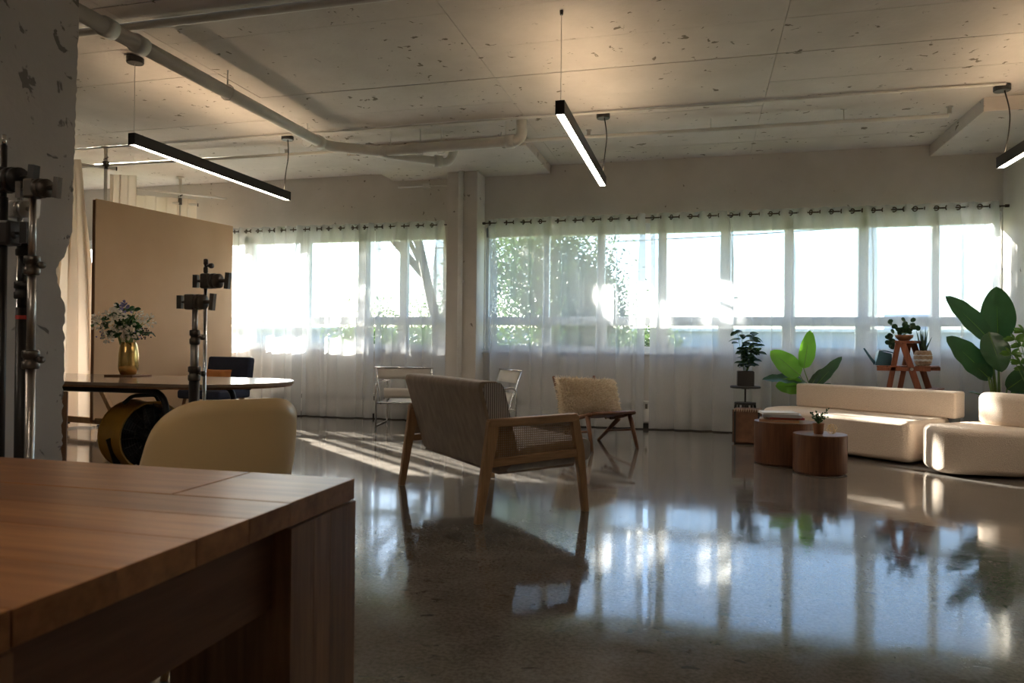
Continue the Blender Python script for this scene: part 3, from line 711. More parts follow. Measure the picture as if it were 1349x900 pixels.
poly = [(v.x, v.y) for v in Lh[::-1]][::1] ; poly = [(v.x, v.y) for v in Rh[::-1]] + [(v.x, v.y) for v in endc] + [(v.x, v.y) for v in Lh]
MB().prism(poly[::-1], .39, .675).build('backrest', 'boucle', t, True, bev=.06, seg=5)

# ------------------------------------------------------------------ drum tables and what stands on them
def drum(label, x, y, r, h):
    t = thing('drum_table', label, 'side table', (x, y, 0), 0, 'round walnut drum tables')
    MB().lathe([(r - .012, 0), (r - .012, .012), (r, .014), (r, h - .006)], 64).build('body', 'walnut', t, True, bev=.002)
    MB().lathe([(r - .001, h - .006), (r, h - .004), (r, h - .001), (r - .002, h)], 64).build('top', 'walnut_top', t)
drum('taller round walnut drum table with a stack of books', .765, 7.06, .265, .385)
drum('shorter round walnut drum table with a small potted plant', 1.0, 6.62, .215, .33)
bz = .385
for nm, wd, dp, th, an, mt, lb, ox in (('book', .34, .25, .022, -6, 'book_tan', 'tan covered book at the bottom of the stack on the walnut table', -.02),
                                 ('book', .30, .22, .018, 4, 'book_red', 'red covered book in the middle of the stack on the walnut table', .03),
                                 ('book', .33, .25, .026, -3, 'book_grey', 'pale grey hardback second from top of the book stack', .0),
                                 ('book', .31, .23, .018, 8, 'paper_white', 'white covered book on top of the book stack', -.03)):
    b = thing(nm, lb, 'book', (.735 + ox, 7.05, bz), math.radians(an), 'books stacked on the drum table')
    MB().box((.002, 0, th / 2), (wd - .008, dp - .008, th - .006)).build('pages', 'paper_white', b)
    m = MB().box((0, 0, .0015), (wd, dp, .003)); m.box((0, 0, th - .0015), (wd, dp, .003)); m.box((0, -dp / 2 + .0015, th / 2), (wd, .003, th)); m.build('cover', mt, b)
    bz += th + .0003
rl = random.Random(31)
def leafgrid(m, base, tip, width, droop=.0, fold=.15, nrm=None, n=10, wave=0, wpos=.45, seed=0, taper=.55):
    base, tip = Vector(base), Vector(tip); d = tip - base; L = d.length; ax = d.normalized()
    nrm = Vector(nrm if nrm is not None else (0, -1, .3)); side = ax.cross(nrm)
    if side.length < 1e-3: side = ax.cross(Vector((1, 0, 0)))
    side.normalize(); up = side.cross(ax).normalized(); r = random.Random(seed)
    phs = r.uniform(0, 6)
    def fn(a, b):
        k = math.sin(PI * min(1, max(0, b)) ** (math.log(.5) / math.log(wpos))) ** taper if 0 < b < 1 else 0
        s_ = (a - .5) * 2
        c = base + ax * L * b + up * (-droop * L * (b ** 2) + droop * L * .25 * b) 
        return tuple(c + side * s_ * width / 2 * k + up * (abs(s_) * fold * width * k + wave * math.sin(b * 22 + phs + s_ * 2) * abs(s_) * k))
    m.grid(fn, 6, n); return m
pl = thing('succulent', 'small green leafy plant in a terracotta pot on the shorter drum table', 'plant', (.985, 6.60, .33))
MB().lathe([(.034, 0), (.038, .005), (.045, .082), (.048, .09), (.042, .09), (.040, .078)], 24).build('pot', 'terracotta', pl, True)
MB().lathe([(.041, .074), (.041, .08)], 16).build('soil', 'soil', pl)
for k in range(13):
    a = rl.uniform(0, 6.28); L = rl.uniform(.05, .115); ti = rl.uniform(.3, 1.1)
    if k == 0: a, L, ti = .1, .15, .55
    e = Vector((math.cos(a) * math.sin(ti) * L, math.sin(a) * math.sin(ti) * L, .08 + math.cos(ti) * L)); b0 = Vector((0, 0, .075))
    st = MB().tube([b0, (b0 + e) / 2 + Vector((0, 0, .012)), e], .0018, 5).build('stem', 'stem_green', pl)
    m = MB()
    for j in range(9):
        q = b0.lerp(e, .3 + .7 * j / 8); dd = Vector((rl.uniform(-1, 1), rl.uniform(-1, 1), rl.uniform(0, 1))).normalized() * .022
        leafgrid(m, q, q + dd, .014, nrm=(rl.uniform(-1, 1), -1, .5), n=4)
    m.build('leaves', 'leaf_deep', pl, True)
gb = MB()
for k in range(7):
    tx = Matrix.Rotation(rl.uniform(0, PI), 3, 'X') @ Matrix.Rotation(rl.uniform(0, PI), 3, 'Y')
    gb.tube([tx @ Vector((.042 * math.cos(2 * PI * i / 24), .042 * math.sin(2 * PI * i / 24), 0)) + Vector((0, 0, .046)) for i in range(24)], .0019, 5, True)
o = gb.build('wire_sphere', 'gold_wire', None, True); o.location = (1.085, 6.57, .331)
tag(o, 'small gold wire sphere ornament beside the potted plant', 'ornament')

# leather stool with tassels
t = thing('leather_stool', 'square brown leather stool with tasselled top beside the drum table', 'stool', (.53, 8.42, 0), math.radians(-8))
MB().box((0, 0, .195), (.30, .30, .37)).build('body', 'leather_brown', t, True, bev=.02, seg=3)
for x in (-.125, .125):
    MB().box((x, -.151, .195), (.022, .006, .36)).build('strap', 'black_matt', t); MB().box((-.151, x, .195), (.006, .022, .36)).build('strap', 'black_matt', t)
for k in range(12):
    a = -.13 + k * .0235
    MB().tube([(a, -.13, .378), (a + .005, -.15, .388), (a + .004, -.162, .355)], [.003, .006, .004], 6).build('tassel', 'tassel', t, True)
# black plant stand with potted plant
t = thing('plant_stand', 'black metal pedestal plant stand behind the leather stool', 'plant stand', (.523, 8.82, 0))
MB().lathe([(.165, .585), (.17, .59), (.17, .605), (.165, .61)], 36).build('top', 'black_matt', t)
MB().lathe([(.045, .575), (.045, .585)], 16).build('collar', 'black_metal', t)
MB().cyl((0, 0, .02), (0, 0, .58), .011).build('pole', 'black_metal', t, True)
MB().lathe([(.115, .395), (.12, .40), (.12, .42)], 30).build('shelf', 'black_matt', t)
MB().lathe([(.13, 0), (.13, .015), (.03, .025)], 30).build('base', 'black_metal', t)
for k in range(14):
    a = 2 * PI * k / 14; MB().tube([(.112 * math.cos(a), .112 * math.sin(a), .40), (.116 * math.cos(a), .116 * math.sin(a), .345)], [.006, .009], 6).build('fringe', 'black_matt', t)
pl = thing('potted_plant', 'leafy dark green plant in a square black pot on the plant stand', 'plant', (.523, 8.82, .611))
MB().box((0, 0, .085), (.185, .185, .17)).build('pot', 'black_matt', pl, bev=.006)
MB().box((0, 0, .171), (.165, .165, .004)).build('soil', 'soil', pl)
for k in range(9):
    a = rl.uniform(0, 6.28); L = rl.uniform(.22, .46); sp_ = rl.uniform(.04, .17)
    if k == 0: a, L, sp_ = 3.4, .47, .05
    e = Vector((math.cos(a) * sp_, math.sin(a) * sp_, .17 + L)); b0 = Vector((math.cos(a) * .02, math.sin(a) * .02, .17))
    MB().tube([b0, b0.lerp(e, .5) + Vector((0, 0, .02)), e], [.005, .004, .002], 6).build('stem', 'stem_green', pl, True)
    for j in range(9):
        q = b0.lerp(e, .22 + .78 * j / 8); aa = rl.uniform(0, 6.28); LL = rl.uniform(.09, .14)
        dd = Vector((math.cos(aa), math.sin(aa), rl.uniform(-.45, .3))).normalized() * LL
        leafgrid(MB(), q, q + dd, .072, .25, .12, (0, -.5, 1), 6).build('leaf', 'leaf_dark', pl, True)
# broad-leaf plant behind the sofa
pl = thing('broad_leaf_plant', 'bright green broad-leaf plant behind the long sofa', 'plant', (1.38, 9.10, 0))
MB().lathe([(.10, 0), (.105, .01), (.13, .24), (.135, .25), (.12, .25), (.118, .22)], 28).build('pot', 'black_matt', pl, True)
MB().lathe([(.118, .215), (.118, .225)], 20).build('soil', 'soil', pl)
def W(x, z, y=8.9): return Vector((x - 1.38, y - 9.10, z))
for k, (b, e, wd, nr, mt, dr, wv) in enumerate(((W(1.165, .82), W(1.225, 1.26, 8.86), .20, (.35, -1, .05), 'leaf_bright', .0, .004), (W(1.13, .74), W(.80, 1.02, 8.84), .25, (.1, -1, .25), 'leaf_bright', .05, .008),
        (W(1.27, .60), W(1.58, .96, 8.93), .15, (-.5, -1, .7), 'leaf_deep', -.03, .006), (W(1.20, .66, 8.92), W(.72, .74, 8.78), .21, (0, -.55, 1), 'leaf_deep', .16, .01), (W(1.17, .62), W(.86, .62, 8.82), .2, (0, -1, .2), 'leaf_bright', .1, .012),
        (W(1.23, .60), W(1.37, .82, 8.97), .10, (-.7, -1, .2), 'leaf_dark', 0, .004), (W(1.30, .5), W(1.5, .66, 9.1), .12, (0, -1, .5), 'leaf_deep', .1, 0))):
    leafgrid(MB(), b, e, wd, dr, .10, nr, 16, wv, .42, k).build('leaf', mt, pl, True, label='backlit lime green leaf' if mt == 'leaf_bright' else None)
    MB().tube([(0, 0, .22), (b * .5) + Vector((0, 0, .14)), b, b.lerp(e, .7)], [.008, .007, .005, .002], 7).build('stem', 'stem_green', pl, True)
# ------------------------------------------------------------------ step ladder with plants
t = thing('step_ladder', 'red brown wooden step ladder used as a plant shelf', 'ladder', (2.13, 8.42, 0))
WV = Vector((.19, .34, 0))
for k in (0, 1):
    o_ = WV * k
    MB().bar(Vector((-.295, 0, 0)) + o_, Vector((-.095, 0, 1.13)) + o_, .022, .052, (1, 0, 0)).build('rail', 'ladder_wood', t, bev=.003)
    MB().bar(Vector((.30, 0, 0)) + o_, Vector((-.055, 0, 1.12)) + o_, .022, .062, (1, 0, 0)).build('rail', 'ladder_wood', t, bev=.003)
    MB().bar(Vector((-.30, 0, .845)) + o_, Vector((.21, 0, .845)) + o_, .022, .04).build('shelf_bearer', 'ladder_wood', t, bev=.002)
    MB().cyl(Vector((.03, -.022, .845)) + o_, Vector((.03, .022, .845)) + o_, .016).build('bolt', 'brushed_steel', t)
def shelfpoly(x0, x1, z0, z1, name):
    a = [Vector((x0, -.02, 0)), Vector((x1, -.02, 0)), Vector((x1, .02, 0)) + WV, Vector((x0, .02, 0)) + WV]
    MB().prism([(v.x, v.y) for v in a], z0, z1).build(name, 'ladder_wood', t, bev=.003)
shelfpoly(-.135, .05, 1.118, 1.146, 'top_step'); shelfpoly(-.31, -.20, .865, .88, 'shelf_board'); shelfpoly(-.19, -.08, .865, .88, 'shelf_board'); shelfpoly(.06, .21, .865, .88, 'shelf_board')
for z, xa in ((.25, -.25), (.55, -.2)): shelfpoly(xa - .05, xa + .06, z, z + .02, 'step')
for z, xb in ((.30, .205), (.62, .16)): shelfpoly(xb - .02, xb + .10, z, z + .02, 'step')
t = thing('watering_can', 'teal metal watering can on the ladder shelf', 'watering can', (1.915, 8.56, .881))
MB().prism([(-.075, -.05), (.085, -.05), (.085, .05), (-.075, .05)], 0, .001).build('base', 'teal_metal', t)
m = MB(); m.v += [(-.08, -.055, 0), (.09, -.055, 0), (.09, .055, 0), (-.08, .055, 0), (-.045, -.045, .155), (.075, -.045, .125), (.075, .045, .125), (-.045, .045, .155)]
m.f += [(0, 1, 5, 4), (1, 2, 6, 5), (2, 3, 7, 6), (3, 0, 4, 7)]; m.build('body', 'teal_metal', t, solid=.004)
m = MB(); m.tube([(-.075, 0, .02), (-.115, 0, .07), (-.185, 0, .18)], [.018, .013, .009], 10); m.build('spout', 'teal_metal', t, True)
MB().tube(fillet([(-.04, 0, .15), (.03, 0, .155), (.125, 0, .13), (.115, 0, .02), (.088, 0, .015)], .04), .006, 8).build('handle', 'teal_metal', t, True)
pl = thing('trailing_plant', 'trailing round-leaf plant in a shallow bowl on the ladder top', 'plant', (2.125, 8.56, 1.147))
MB().lathe([(.045, 0), (.055, .004), (.085, .035), (.088, .06), (.075, .062), (.07, .045)], 24).build('bowl', 'terracotta', pl, True)
MB().lathe([(.072, .046), (.072, .052)], 16).build('soil', 'soil', pl)
for k in range(46):
    if k < 34: q = Vector((rl.gauss(.01, .06), rl.gauss(0, .05), .08 + abs(rl.gauss(.03, .055))))
    else: q = Vector((-.10 - rl.random() * .06, rl.uniform(-.05, .02), .06 - (k - 34) * .013 + rl.uniform(-.02, .02)))
    a = rl.uniform(0, 6.28); dd = Vector((math.cos(a), -.3, math.sin(a))).normalized() * .055
    if k % 3 == 0: MB().tube([(0, 0, .05), q * .6 + Vector((0, 0, .04)), q], .002, 5).build('stem', 'stem_green', pl)
    leafgrid(MB(), q - dd * .5, q + dd * .5, .064, 0, .08, (rl.uniform(-.5, .5), -1, rl.uniform(-.2, .9)), 6, 0, .5, taper=.5).build('leaf', 'leaf_dark', pl, True)
pl = thing('aloe_plant', 'spiky aloe in a woven basket pot on the ladder shelf', 'plant', (2.335, 8.66, .881))
bm_ = MB()
prof_ = [(.055 + .028 * math.sin(PI * (z / .16)) ** .7 if 0 < z < .16 else .055, z) for z in [k * .16 / 14 for k in range(15)]]
for i in range(14):
    r_, z_ = prof_[i][0] + .004, prof_[i][1] + .006
    MB().tube([(r_ * math.cos(2 * PI * q / 24), r_ * math.sin(2 * PI * q / 24), z_ + .0025 * (-1) ** q) for q in range(24)], .0058, 5, True).build('basket_coil', 'basket_cream' if i not in (4, 5, 9) else 'paper_white', pl, True)
MB().lathe([(.05, 0), (.075, .07), (.058, .15)], 20).build('pot', 'terracotta', pl, True)
for k in range(15):
    a = 2 * PI * k / 15 + rl.uniform(-.2, .2); sp_ = rl.uniform(.02, .085); h = rl.uniform(.15, .27)
    b0 = Vector((.02 * math.cos(a), .02 * math.sin(a), .145)); e = Vector((sp_ * math.cos(a), sp_ * math.sin(a), .15 + h))
    MB().tube([b0, b0.lerp(e, .4) + Vector((0, 0, .01)), e], [.010, .0085, .001], 6).build('leaf', 'aloe', pl, True)
# ------------------------------------------------------------------ tall plant in the corner
pl = thing('banana_leaf_plant', 'tall plant with huge dark green paddle leaves beside the corner seat', 'plant', (2.99, 8.45, 0))
MB().lathe([(.14, 0), (.15, .01), (.18, .32), (.185, .335), (.165, .335), (.16, .30)], 30).build('pot', 'canvas_white', pl, True)
MB().lathe([(.16, .295), (.16, .305)], 20).build('soil', 'soil', pl)
def Wb(x, z, y): return Vector((x - 2.99, y - 8.45, z))
for k, (b, e, wd, nr, dr, wv) in enumerate(((Wb(2.99, 1.12, 8.50), Wb(2.955, 1.71, 8.46), .32, (-.15, -1, .1), 0, .004), (Wb(2.90, 1.14, 8.42), Wb(2.46, 1.61, 8.30), .25, (.15, -1, .5), .06, .006),
        (Wb(2.86, .76, 8.30), Wb(2.43, 1.19, 8.18), .28, (.2, -1, .35), .05, .01), (Wb(2.83, 1.235, 8.28), Wb(2.90, .84, 8.14), .26, (-.1, -1, .25), .03, .006),
        (Wb(3.0, .66, 8.30), Wb(3.25, .90, 8.2), .22, (.2, -1, .4), .05, .006), (Wb(2.80, .78, 8.2), Wb(2.64, .92, 8.12), .14, (0, -1, .2), .1, .006),
        (Wb(2.76, .60, 8.22), Wb(2.62, .655, 8.15), .07, (0, -.3, 1), .2, 0), (Wb(3.04, .62, 8.32), Wb(3.22, .70, 8.15), .16, (0, -1, .5), .1, .005))):
    lf = leafgrid(MB(), b, e, wd, dr, .09, nr, 20, wv, .45, 40 + k, .6).build('leaf', 'leaf_deep', pl, True)
    ax = (e - b).normalized()
    sd = ax.cross(Vector(nr)).normalized(); upv = sd.cross(ax)
    rib = [b + ax * (e - b).length * q + upv * (-dr * (e - b).length * q * q + dr * (e - b).length * .25 * q) - upv * .004 for q in [i / 8 for i in range(8)]]
    MB().tube(rib, [.008 * (1 - i / 9) + .001 for i in range(8)], 6).build('midrib', 'leaf_lime', lf, True)
    MB().tube([(0, 0, .30), b * .55 + Vector((0, 0, .10)), b], [.014, .012, .008], 8).build('stem', 'stem_green', pl, True)
pl = thing('split_leaf_plant', 'light green split-leaf plant beside the paddle leaf plant', 'plant', (3.14, 7.98, 0))
MB().lathe([(.10, 0), (.13, .22), (.135, .23), (.12, .23), (.115, .2)], 26).build('pot', 'black_matt', pl, True)
MB().lathe([(.115, .195), (.115, .205)], 20).build('soil', 'soil', pl)
for k in range(11):
    tx, tz = ((-.24, 1.16), (-.27, 1.02), (-.16, 1.10), (-.20, .94), (-.08, 1.2), (-.05, 1.0), (.05, 1.12), (.1, .95), (-.1, .88), (.12, 1.2), (-.14, 1.24))[k]
    e = Vector((tx, rl.uniform(-.16, .05), tz)); MB().tube([(0, 0, .2), (e.x * .3, e.y * .3, tz * .65), e], [.006, .005, .003], 6).build('stem', 'stem_green', pl, True)
    m = MB()
    for j in range(7):
        a = -1.35 + 2.7 * j / 6; dd = Vector((math.sin(a) * .9 - .25, -.25, math.cos(a) * .55 - .3)).normalized() * rl.uniform(.075, .115)
        leafgrid(m, e, e + dd, .036, .15, .1, (0, -1, .6), 6, 0, .5)
    m.build('leaf', 'leaf_lime', pl, True)

# ------------------------------------------------------------------ studio corner: backdrop, drapes, poles
PA, PB = Vector((-6.75, 6.85, 0)), Vector((-6.40, 8.88, 0)); pd = (PB - PA); PLn = pd.length; ang = math.atan2(pd.y, pd.x)
t = thing('backdrop_panel', 'tall tan backdrop board on a wheeled wooden frame', 'backdrop', PA, ang)
MB().box((PLn / 2, -.03, 1.42), (PLn, .012, 2.54)).build('board', 'tan_board', t)
for x in (.03, PLn / 2, PLn - .03): MB().box((x, 0, 1.40), (.06, .045, 2.56)).build('stud', 'pine_dark', t, bev=.002)
for z in (.16, 2.66): MB().box((PLn / 2, .0, z), (PLn - .12, .045, .06)).build('rail', 'pine_dark', t)
for x in (.04, PLn - .04):
    MB().bar((x, -.40, .135), (x, .55, .135), .04, .07).build('foot', 'pine', t, bev=.003)
    MB().bar((x, -.36, .17), (x, -.02, .62), .04, .06).build('brace', 'pine', t, bev=.003)
    for y in (-.12, .50):
        cs = MB().box((x, y, .085), (.06, .07, .02)).build('caster', 'black_metal', t); MB().bar((x, y, .08), (x, y + .02, .04), .03, .05, (0, 1, 0)).build('fork', 'black_metal', cs)
        MB().cyl((x - .014, y + .01, .036), (x + .014, y + .01, .036), .036, 18).build('wheel', 'yellow_metal', cs, True); MB().cyl((x - .017, y + .01, .036), (x + .017, y + .01, .036), .022, 14).build('tyre', 'black_matt', cs, True)
def drape(label, p0, p1, z0, z1, folds, flare, seed, amp=.06):
    p0, p1 = Vector((*p0, 0)), Vector((*p1, 0)); r = random.Random(seed); ph = [r.uniform(0, 6) for _ in range(4)]
    d = (p1 - p0); nv = Vector((-d.y, d.x, 0)).normalized(); mid = (p0 + p1) / 2
    def fn(u, v):
        q = 2 * PI * folds * u; k = 1 + flare * v ** .8
        base = mid + (p0 + d * u - mid) * k
        a = amp * (.5 + .7 * v)
        return tuple(base - mid + nv * (a * math.sin(q + ph[0] + v) + .22 * a * math.sin(2.3 * q + ph[1] + v * 2)) + d.normalized() * .03 * math.sin(1.7 * q + v * 3 + ph[2]) + Vector((0, 0, z1 + (z0 - z1) * v)))
    o = MB().grid(fn, folds * 14, 24).build('drape', 'drape', None, True); o.location = mid
    return tag(o, label, 'drape', 'white fabric drapes')
drape('white fabric drape hanging in folds beside the backdrop edge', (-7.42, 7.02), (-7.26, 7.16), .02, 3.24, 3, 2.6, 1, .06)
drape('narrow white fabric drape behind the first pole', (-7.28, 7.62), (-7.02, 7.78), .02, 3.18, 2, .1, 2, .04)
drape('white fabric drape on the high bar near the window', (-8.0, 8.60), (-7.22, 9.16), .02, 3.16, 4, 0, 3, .04)
def autopole(label, x, y, arms):
    t = thing('support_pole', label, 'pole', (x, y, 0), 0, 'floor to ceiling support poles')
    MB().tube([(0, 0, .03), (0, 0, 3.40)], .02, 12).build('tube', 'pipe_paint', t, True)
    MB().lathe([(.022, 3.38), (.024, 3.44), (.055, 3.465), (.055, 3.475)], 18).build('top_cup', 'canvas_white', t); MB().lathe([(.05, 0), (.05, .012), (.022, .04)], 18).build('foot', 'black_matt', t)
    for (dx, dy, z, L0, L1) in arms:
        d = Vector((dx, dy, 0)).normalized()
        MB().tube([d * L0 + Vector((0, 0, z)), d * L1 + Vector((0, 0, z))], .022, 10).build('cross_arm', 'pipe_paint', t, True); MB().cyl(d * (L1 - .01) + Vector((0, 0, z)), d * (L1 + .005) + Vector((0, 0, z)), .024).build('end_cap', 'black_matt', t)
        cl = MB().box((0, 0, z + .03), (.06, .05, .10)).build('clamp', 'grip_metal', t, bev=.006); MB().bar((-.03, 0, z + .10), (.06, -.03, z + .12), .014, .014).build('handle', 'grip_metal', cl)
autopole('white support pole with clamp above the backdrop edge', -7.17, 7.45, [(.70, .72, 3.215, -.42, .12)])
autopole('white support pole with clamp nearer the window wall', -7.39, 9.06, [(.78, .62, 3.085, -.16, .24)])
tag(MB().tube([(-8.02, 8.48, 3.24), (-6.87, 9.42, 3.21)], .016, 8).build('curtain_bar', 'pipe_paint', None, True), 'slim horizontal bar carrying white fabric drapes', 'bar')

# ------------------------------------------------------------------ long table with rounded ends
t = thing('work_table', 'long table with rounded ends and black tube legs under the gold vase', 'table', (-5.15, 5.12, 0))
poly = [(1.4 + .55 * math.cos(q), .58 * math.sin(q)) for q in [-PI / 2 + PI * k / 24 for k in range(25)]] + [(-1.4 + .55 * math.cos(q), .58 * math.sin(q)) for q in [PI / 2 + PI * k / 24 for k in range(25)]]
MB().prism(poly, .715, .74).build('top', 'table_laminate', t, bev=.004)
MB().prism([(x * .992, y * .985) for x, y in poly], .70, .715).build('edge_band', 'pine_dark', t)
for sy in (-1, 1):
    MB().tube(fillet([(-1.25, sy * .40, 0), (-1.20, sy * .42, .675), (1.20, sy * .42, .675), (1.25, sy * .40, 0)], .14), .024, 12).build('leg_frame', 'black_metal', t, True)
MB().tube([(-.9, -.42, .675), (-.9, .42, .675)], .018, 10).build('cross_tube', 'black_metal', t, True); MB().tube([(.9, -.42, .675), (.9, .42, .675)], .018, 10).build('cross_tube', 'black_metal', t, True)
tag(MB().box((-4.98, 5.46, .747), (.30, .24, .012)).build('coaster_board', 'pine_dark', bev=.002), 'thin brown board under the gold vase', 'board')
t = thing('vase', 'shiny gold vase on the long table', 'vase', (-4.98, 5.46, .753))
MB().lathe([(.058, 0), (.066, .006), (.082, .05), (.086, .09), (.083, .19), (.072, .26), (.060, .288), (.058, .292), (.052, .288), (.06, .25)], 40).build('body', 'brass', t, True)
fl = thing('bouquet', 'bouquet of white and blue flowers in the gold vase', 'flowers', (-4.98, 5.46, 1.03)); fl.scale = (1.25, 1.25, 1.25)
rb = random.Random(77)
for k in range(30):
    a = rb.uniform(0, 6.28); rr = rb.uniform(.03, .24); h = rb.uniform(.02, .27)
    q = Vector((math.cos(a) * rr * 1.05, math.sin(a) * rr * .8, h + .02 if rr < .18 else rb.uniform(.08, .24)))
    MB().tube([(q.x * .12, q.y * .12, -.12), (q.x * .4, q.y * .4, q.z * .55 + .02), q], .0025, 5).build('stem', 'stem_green', fl)
    if k < 17:
        m = MB()
        for j in range(30):
            d = Vector((rb.gauss(0, 1), rb.gauss(0, 1), rb.gauss(0, 1))).normalized(); c = q + d * rb.uniform(.008, .04)
            leafgrid(m, c, c + (d + Vector((rb.uniform(-.6, .6), rb.uniform(-.6, .6), rb.uniform(-.6, .6)))).normalized() * .026, .02, 0, .2, (rb.uniform(-1, 1), -1, rb.uniform(-1, 1)), 3, 0, .55)
        m.build('blossom', 'petal_blue' if k % 6 == 5 else 'petal_white', fl, True)
    for j in range(3):
        d = Vector((rb.uniform(-1, 1), rb.uniform(-1, 1), rb.uniform(-.6, .8))).normalized() * rb.uniform(.05, .085); b0 = q * rb.uniform(.6, 1) + Vector((0, 0, .01))
        leafgrid(MB(), b0, b0 + d, .036, .15, .12, (rb.uniform(-.5, .5), -1, .5), 5).build('leaf', 'leaf_dark' if j else 'leaf_deep', fl, True)
for k in range(6):
    x = (-.21, -.18, .13, .16, .21, .19)[k]; m = MB()
    for j in range(7): sphere_pts(m, (x + rb.uniform(-.02, .02), -.05 + rb.uniform(-.03, .03), .11 - j * .012), .006, 5)
    m.build('berry_spray', 'petal_blue' if k < 3 else 'bronze_metal', fl, True)

# drum fan under the table
t = thing('drum_fan', 'yellow drum fan with black grille under the long table', 'fan', (-4.42, 5.02, 0), math.radians(-17))
RF = .275
def ringx(r, x, rad, n=48): return [(x, r * math.cos(2 * PI * k / n), .285 + r * math.sin(2 * PI * k / n)) for k in range(n)]
m = MB(); n = 48; pr_ = [(-.17, RF - .01), (-.17, RF), (.13, RF), (.13, RF - .01), (-.16, RF - .01)]
for x, r in pr_: m.v += ringx(r, x, 0, n)
for i in range(len(pr_) - 1):
    for k in range(n): m.f.append((i * n + k, i * n + (k + 1) % n, (i + 1) * n + (k + 1) % n, (i + 1) * n + k))
m.build('housing', 'yellow_metal', t, True, bev=.002)
for x in (-.17, .13): MB().tube(ringx(RF + .002, x, 0), .007, 8, True).build('rim', 'yellow_metal', t, True)
g = MB()
for r in [.03 + .022 * k for k in range(12)]: g.tube(ringx(r, .128 + .015 * (1 - r / RF), 0, 40), .0022, 5, True)
for k in range(10): a = PI * k / 10; g.tube([(.132, RF * math.cos(a), .285 + RF * math.sin(a)), (.145, 0, .285), (.132, -RF * math.cos(a), .285 - RF * math.sin(a))], .003, 5)
g.build('grille', 'black_metal', t, True)
m = MB()
for k in range(5):
    a = 2 * PI * k / 5; m.grid(lambda u, v: (.02 * (u - .5) * 3, math.cos(a + (u - .5) * .9) * (.05 + .2 * v), .285 + math.sin(a + (u - .5) * .9) * (.05 + .2 * v)), 4, 3)
m.cyl((-.05, 0, .285), (.05, 0, .285), .05); m.build('blades', 'black_matt', t, True, solid=.004)
MB().cyl((-.18, 0, .285), (-.15, 0, .285), RF - .012, 40).build('back_grille', 'black_matt', t)
for sy in (-1, 1): MB().bar((0, sy * (RF + .012), .285), (0, sy * .2, .015), .05, .012, (1, 0, 0)).build('stand_leg', 'black_metal', t)
MB().box((0, 0, .012), (.34, .44, .02)).build('base', 'black_metal', t, bev=.004)
MB().tube(fillet([(0, -.17, .555), (0, -.10, .61), (0, .10, .61), (0, .13, .555)], .03), .016, 8).build('handle', 'black_matt', t, True)

# navy chair with cushion
t = thing('navy_chair', 'navy blue upholstered chair with wooden legs by the backdrop', 'chair', (-5.98, 8.0, 0), math.radians(175))
MB().box((0, 0, .40), (.66, .58, .11)).build('seat', 'navy_fabric', t, True, bev=.03, seg=3)
MB().box((0, -.28, .65), (.68, .11, .43), Matrix.Rotation(math.radians(8), 3, 'X')).build('backrest', 'navy_fabric', t, True, bev=.03, seg=3)
for sx in (-1, 1):
    for sy in (-1, 1): MB().tube([(sx * .26, sy * .22, .35), (sx * .30, sy * .27, 0)], [.022, .014], 10).build('leg', 'pine_dark', t, True)
p = thing('orange_cushion', 'orange cushion on the navy chair', 'cushion', (-5.92, 7.90, .455), math.radians(175))
t2 = Matrix.Rotation(math.radians(18), 3, 'X'); m = MB()
for sd in (1, -1): m.grid(lambda a, b: t2 @ pill(a, b, sd, .20, .135, .06) + Vector((0, -.02, 0)), 14, 12)
m.build('cover', 'orange_fabric', p, True)

# ------------------------------------------------------------------ light stands
def griphead(t, z, x, s, mat, rev=1):
    h = MB().box((x - rev * .022 * s, 0, z), (.052 * s, .05 * s, .075 * s)).build('grip_head', mat, t, bev=.008 * s)
    m = MB(); m.cyl((x + rev * .006 * s, 0, z), (x + rev * .026 * s, 0, z), .038 * s, 20); m.cyl((x + rev * .028 * s, 0, z), (x + rev * .05 * s, 0, z), .036 * s, 20); m.build('disc', mat, h, True)
    m = MB(); m.cyl((x + rev * .05 * s, 0, z), (x + rev * .085 * s, 0, z), .010 * s, 10); m.bar((x + rev * .092 * s, 0, z - .04 * s), (x + rev * .10 * s, 0, z + .04 * s), .022 * s, .022 * s, (1, 0, 0)); m.build('handle', mat, h)
    m = MB(); m.cyl((x - rev * .048 * s, 0, z), (x - rev * .08 * s, 0, z), .006 * s, 10); m.bar((x - rev * .086 * s, 0, z - .032 * s), (x - rev * .086 * s, 0, z + .032 * s), .018 * s, .026 * s, (1, 0, 0)); m.build('knob', mat, h)
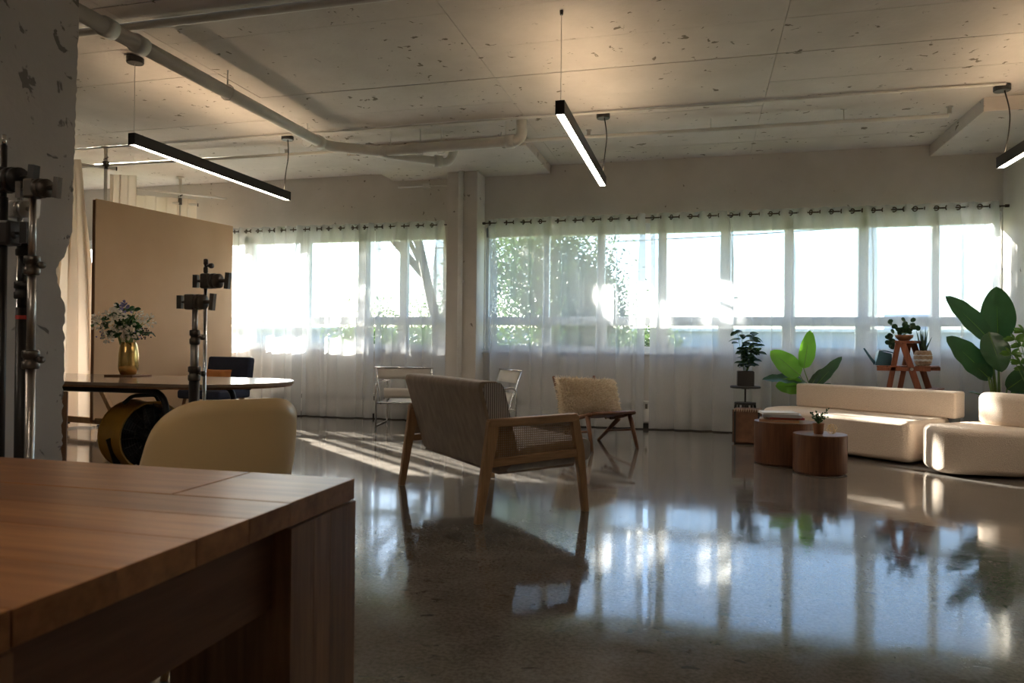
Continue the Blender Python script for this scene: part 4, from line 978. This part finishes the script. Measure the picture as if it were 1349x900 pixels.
def light_stand(label, x, y, segs, collars, heads, lean=(0, 0), mat='black_metal', rz=0, leg=.32):
    t = thing('light_stand', label, 'light stand', (x, y, 0), rz, 'photo light stands')
    for z0, z1, r, mt in segs: MB().tube([(0, 0, z0), (0, 0, z1)], r, 14).build('tube', mt, t, True)
    for z, r, mt in collars:
        cl = MB().lathe([(r, z - .035), (r + .003, z - .03), (r + .003, z - .008), (r - .002, z - .005), (r - .002, z + .005), (r + .003, z + .008), (r + .003, z + .03), (r, z + .035)], 18).build('collar', mt, t, True)
        m = MB().cyl((r, 0, z), (r + .025, -.005, z), .006); m.cyl((r + .022, -.005, z), (r + .034, -.007, z), .013); m.build('knob', mt, cl, True)
    for z, dx, s, mt, rev in heads: griphead(t, z, dx, s, mt, rev)
    for k in range(3):
        a = 2 * PI * k / 3 + .5; MB().tube(fillet([(0, 0, .26 - .05 * k), (leg * .4 * math.cos(a), leg * .4 * math.sin(a), .24 - .05 * k), (leg * math.cos(a), leg * math.sin(a), .012)], .06), .011, 8).build('leg', mat, t, True)
    t.rotation_euler = (lean[0], lean[1], rz)
    return t
light_stand('thick black light stand with chrome riser and grip head behind the beige chair', -2.355, 3.0, [(.02, .88, .024, 'black_metal'), (.88, 1.06, .019, 'brushed_steel'), (1.06, 1.215, .013, 'brushed_steel')],
            [(.90, .026, 'grip_metal'), (1.075, .021, 'grip_metal')], [(1.245, .0, 1., 'grip_metal', 1)])
light_stand('thin chrome light stand with a grip head beside the thick black stand', -2.375, 3.10, [(.02, 1.44, .0085, 'chrome')], [(1.43, .008, 'grip_metal')], [(1.355, .03, 1., 'grip_metal', 1)], leg=.28)
light_stand('tall black light stand with black grip head in front of the column', -2.59, 2.20, [(.02, 1.60, .016, 'black_metal'), (1.60, 1.80, .011, 'black_metal'), (1.80, 1.84, .008, 'chrome')],
            [(1.45, .03, 'black_metal')], [(1.665, .02, 1.25, 'black_metal', 1), (1.46, .0, 1.25, 'black_metal', -1)])
light_stand('chrome light stand with bronze collars and grip head in front of the column', -2.405, 2.16, [(.02, .98, .0165, 'brushed_steel'), (.98, 1.33, .0145, 'brushed_steel'), (1.33, 1.58, .0125, 'brushed_steel')],
            [(.98, .026, 'grip_metal'), (1.33, .024, 'grip_metal')], [(1.615, .02, .95, 'grip_metal', 1)])
st2 = light_stand('black light stand with a small red label between the column stands', -2.605, 2.30, [(.02, 1.18, .023, 'black_metal'), (1.18, 1.44, .018, 'black_metal')],
            [(1.42, .024, 'black_metal'), (1.25, .027, 'black_metal')], [], leg=.26)
MB().lathe([(.0238, 1.135), (.0238, 1.15)], 14).build('label_band', 'red_label', st2)
light_stand('slim chrome light stand with round silver discs against the column', -2.76, 2.42, [(.02, 1.72, .011, 'chrome')], [], [(1.60, -.01, .95, 'brushed_steel', 1)], leg=.24)
# wooden easel leg leaning at the column foot
tag(MB().bar((-3.20, 3.06, 0), (-3.27, 3.14, .78), .035, .05).build('wooden_prop', 'pine_dark', None, bev=.003), 'dark wooden prop leaning behind the foot of the column', 'prop')
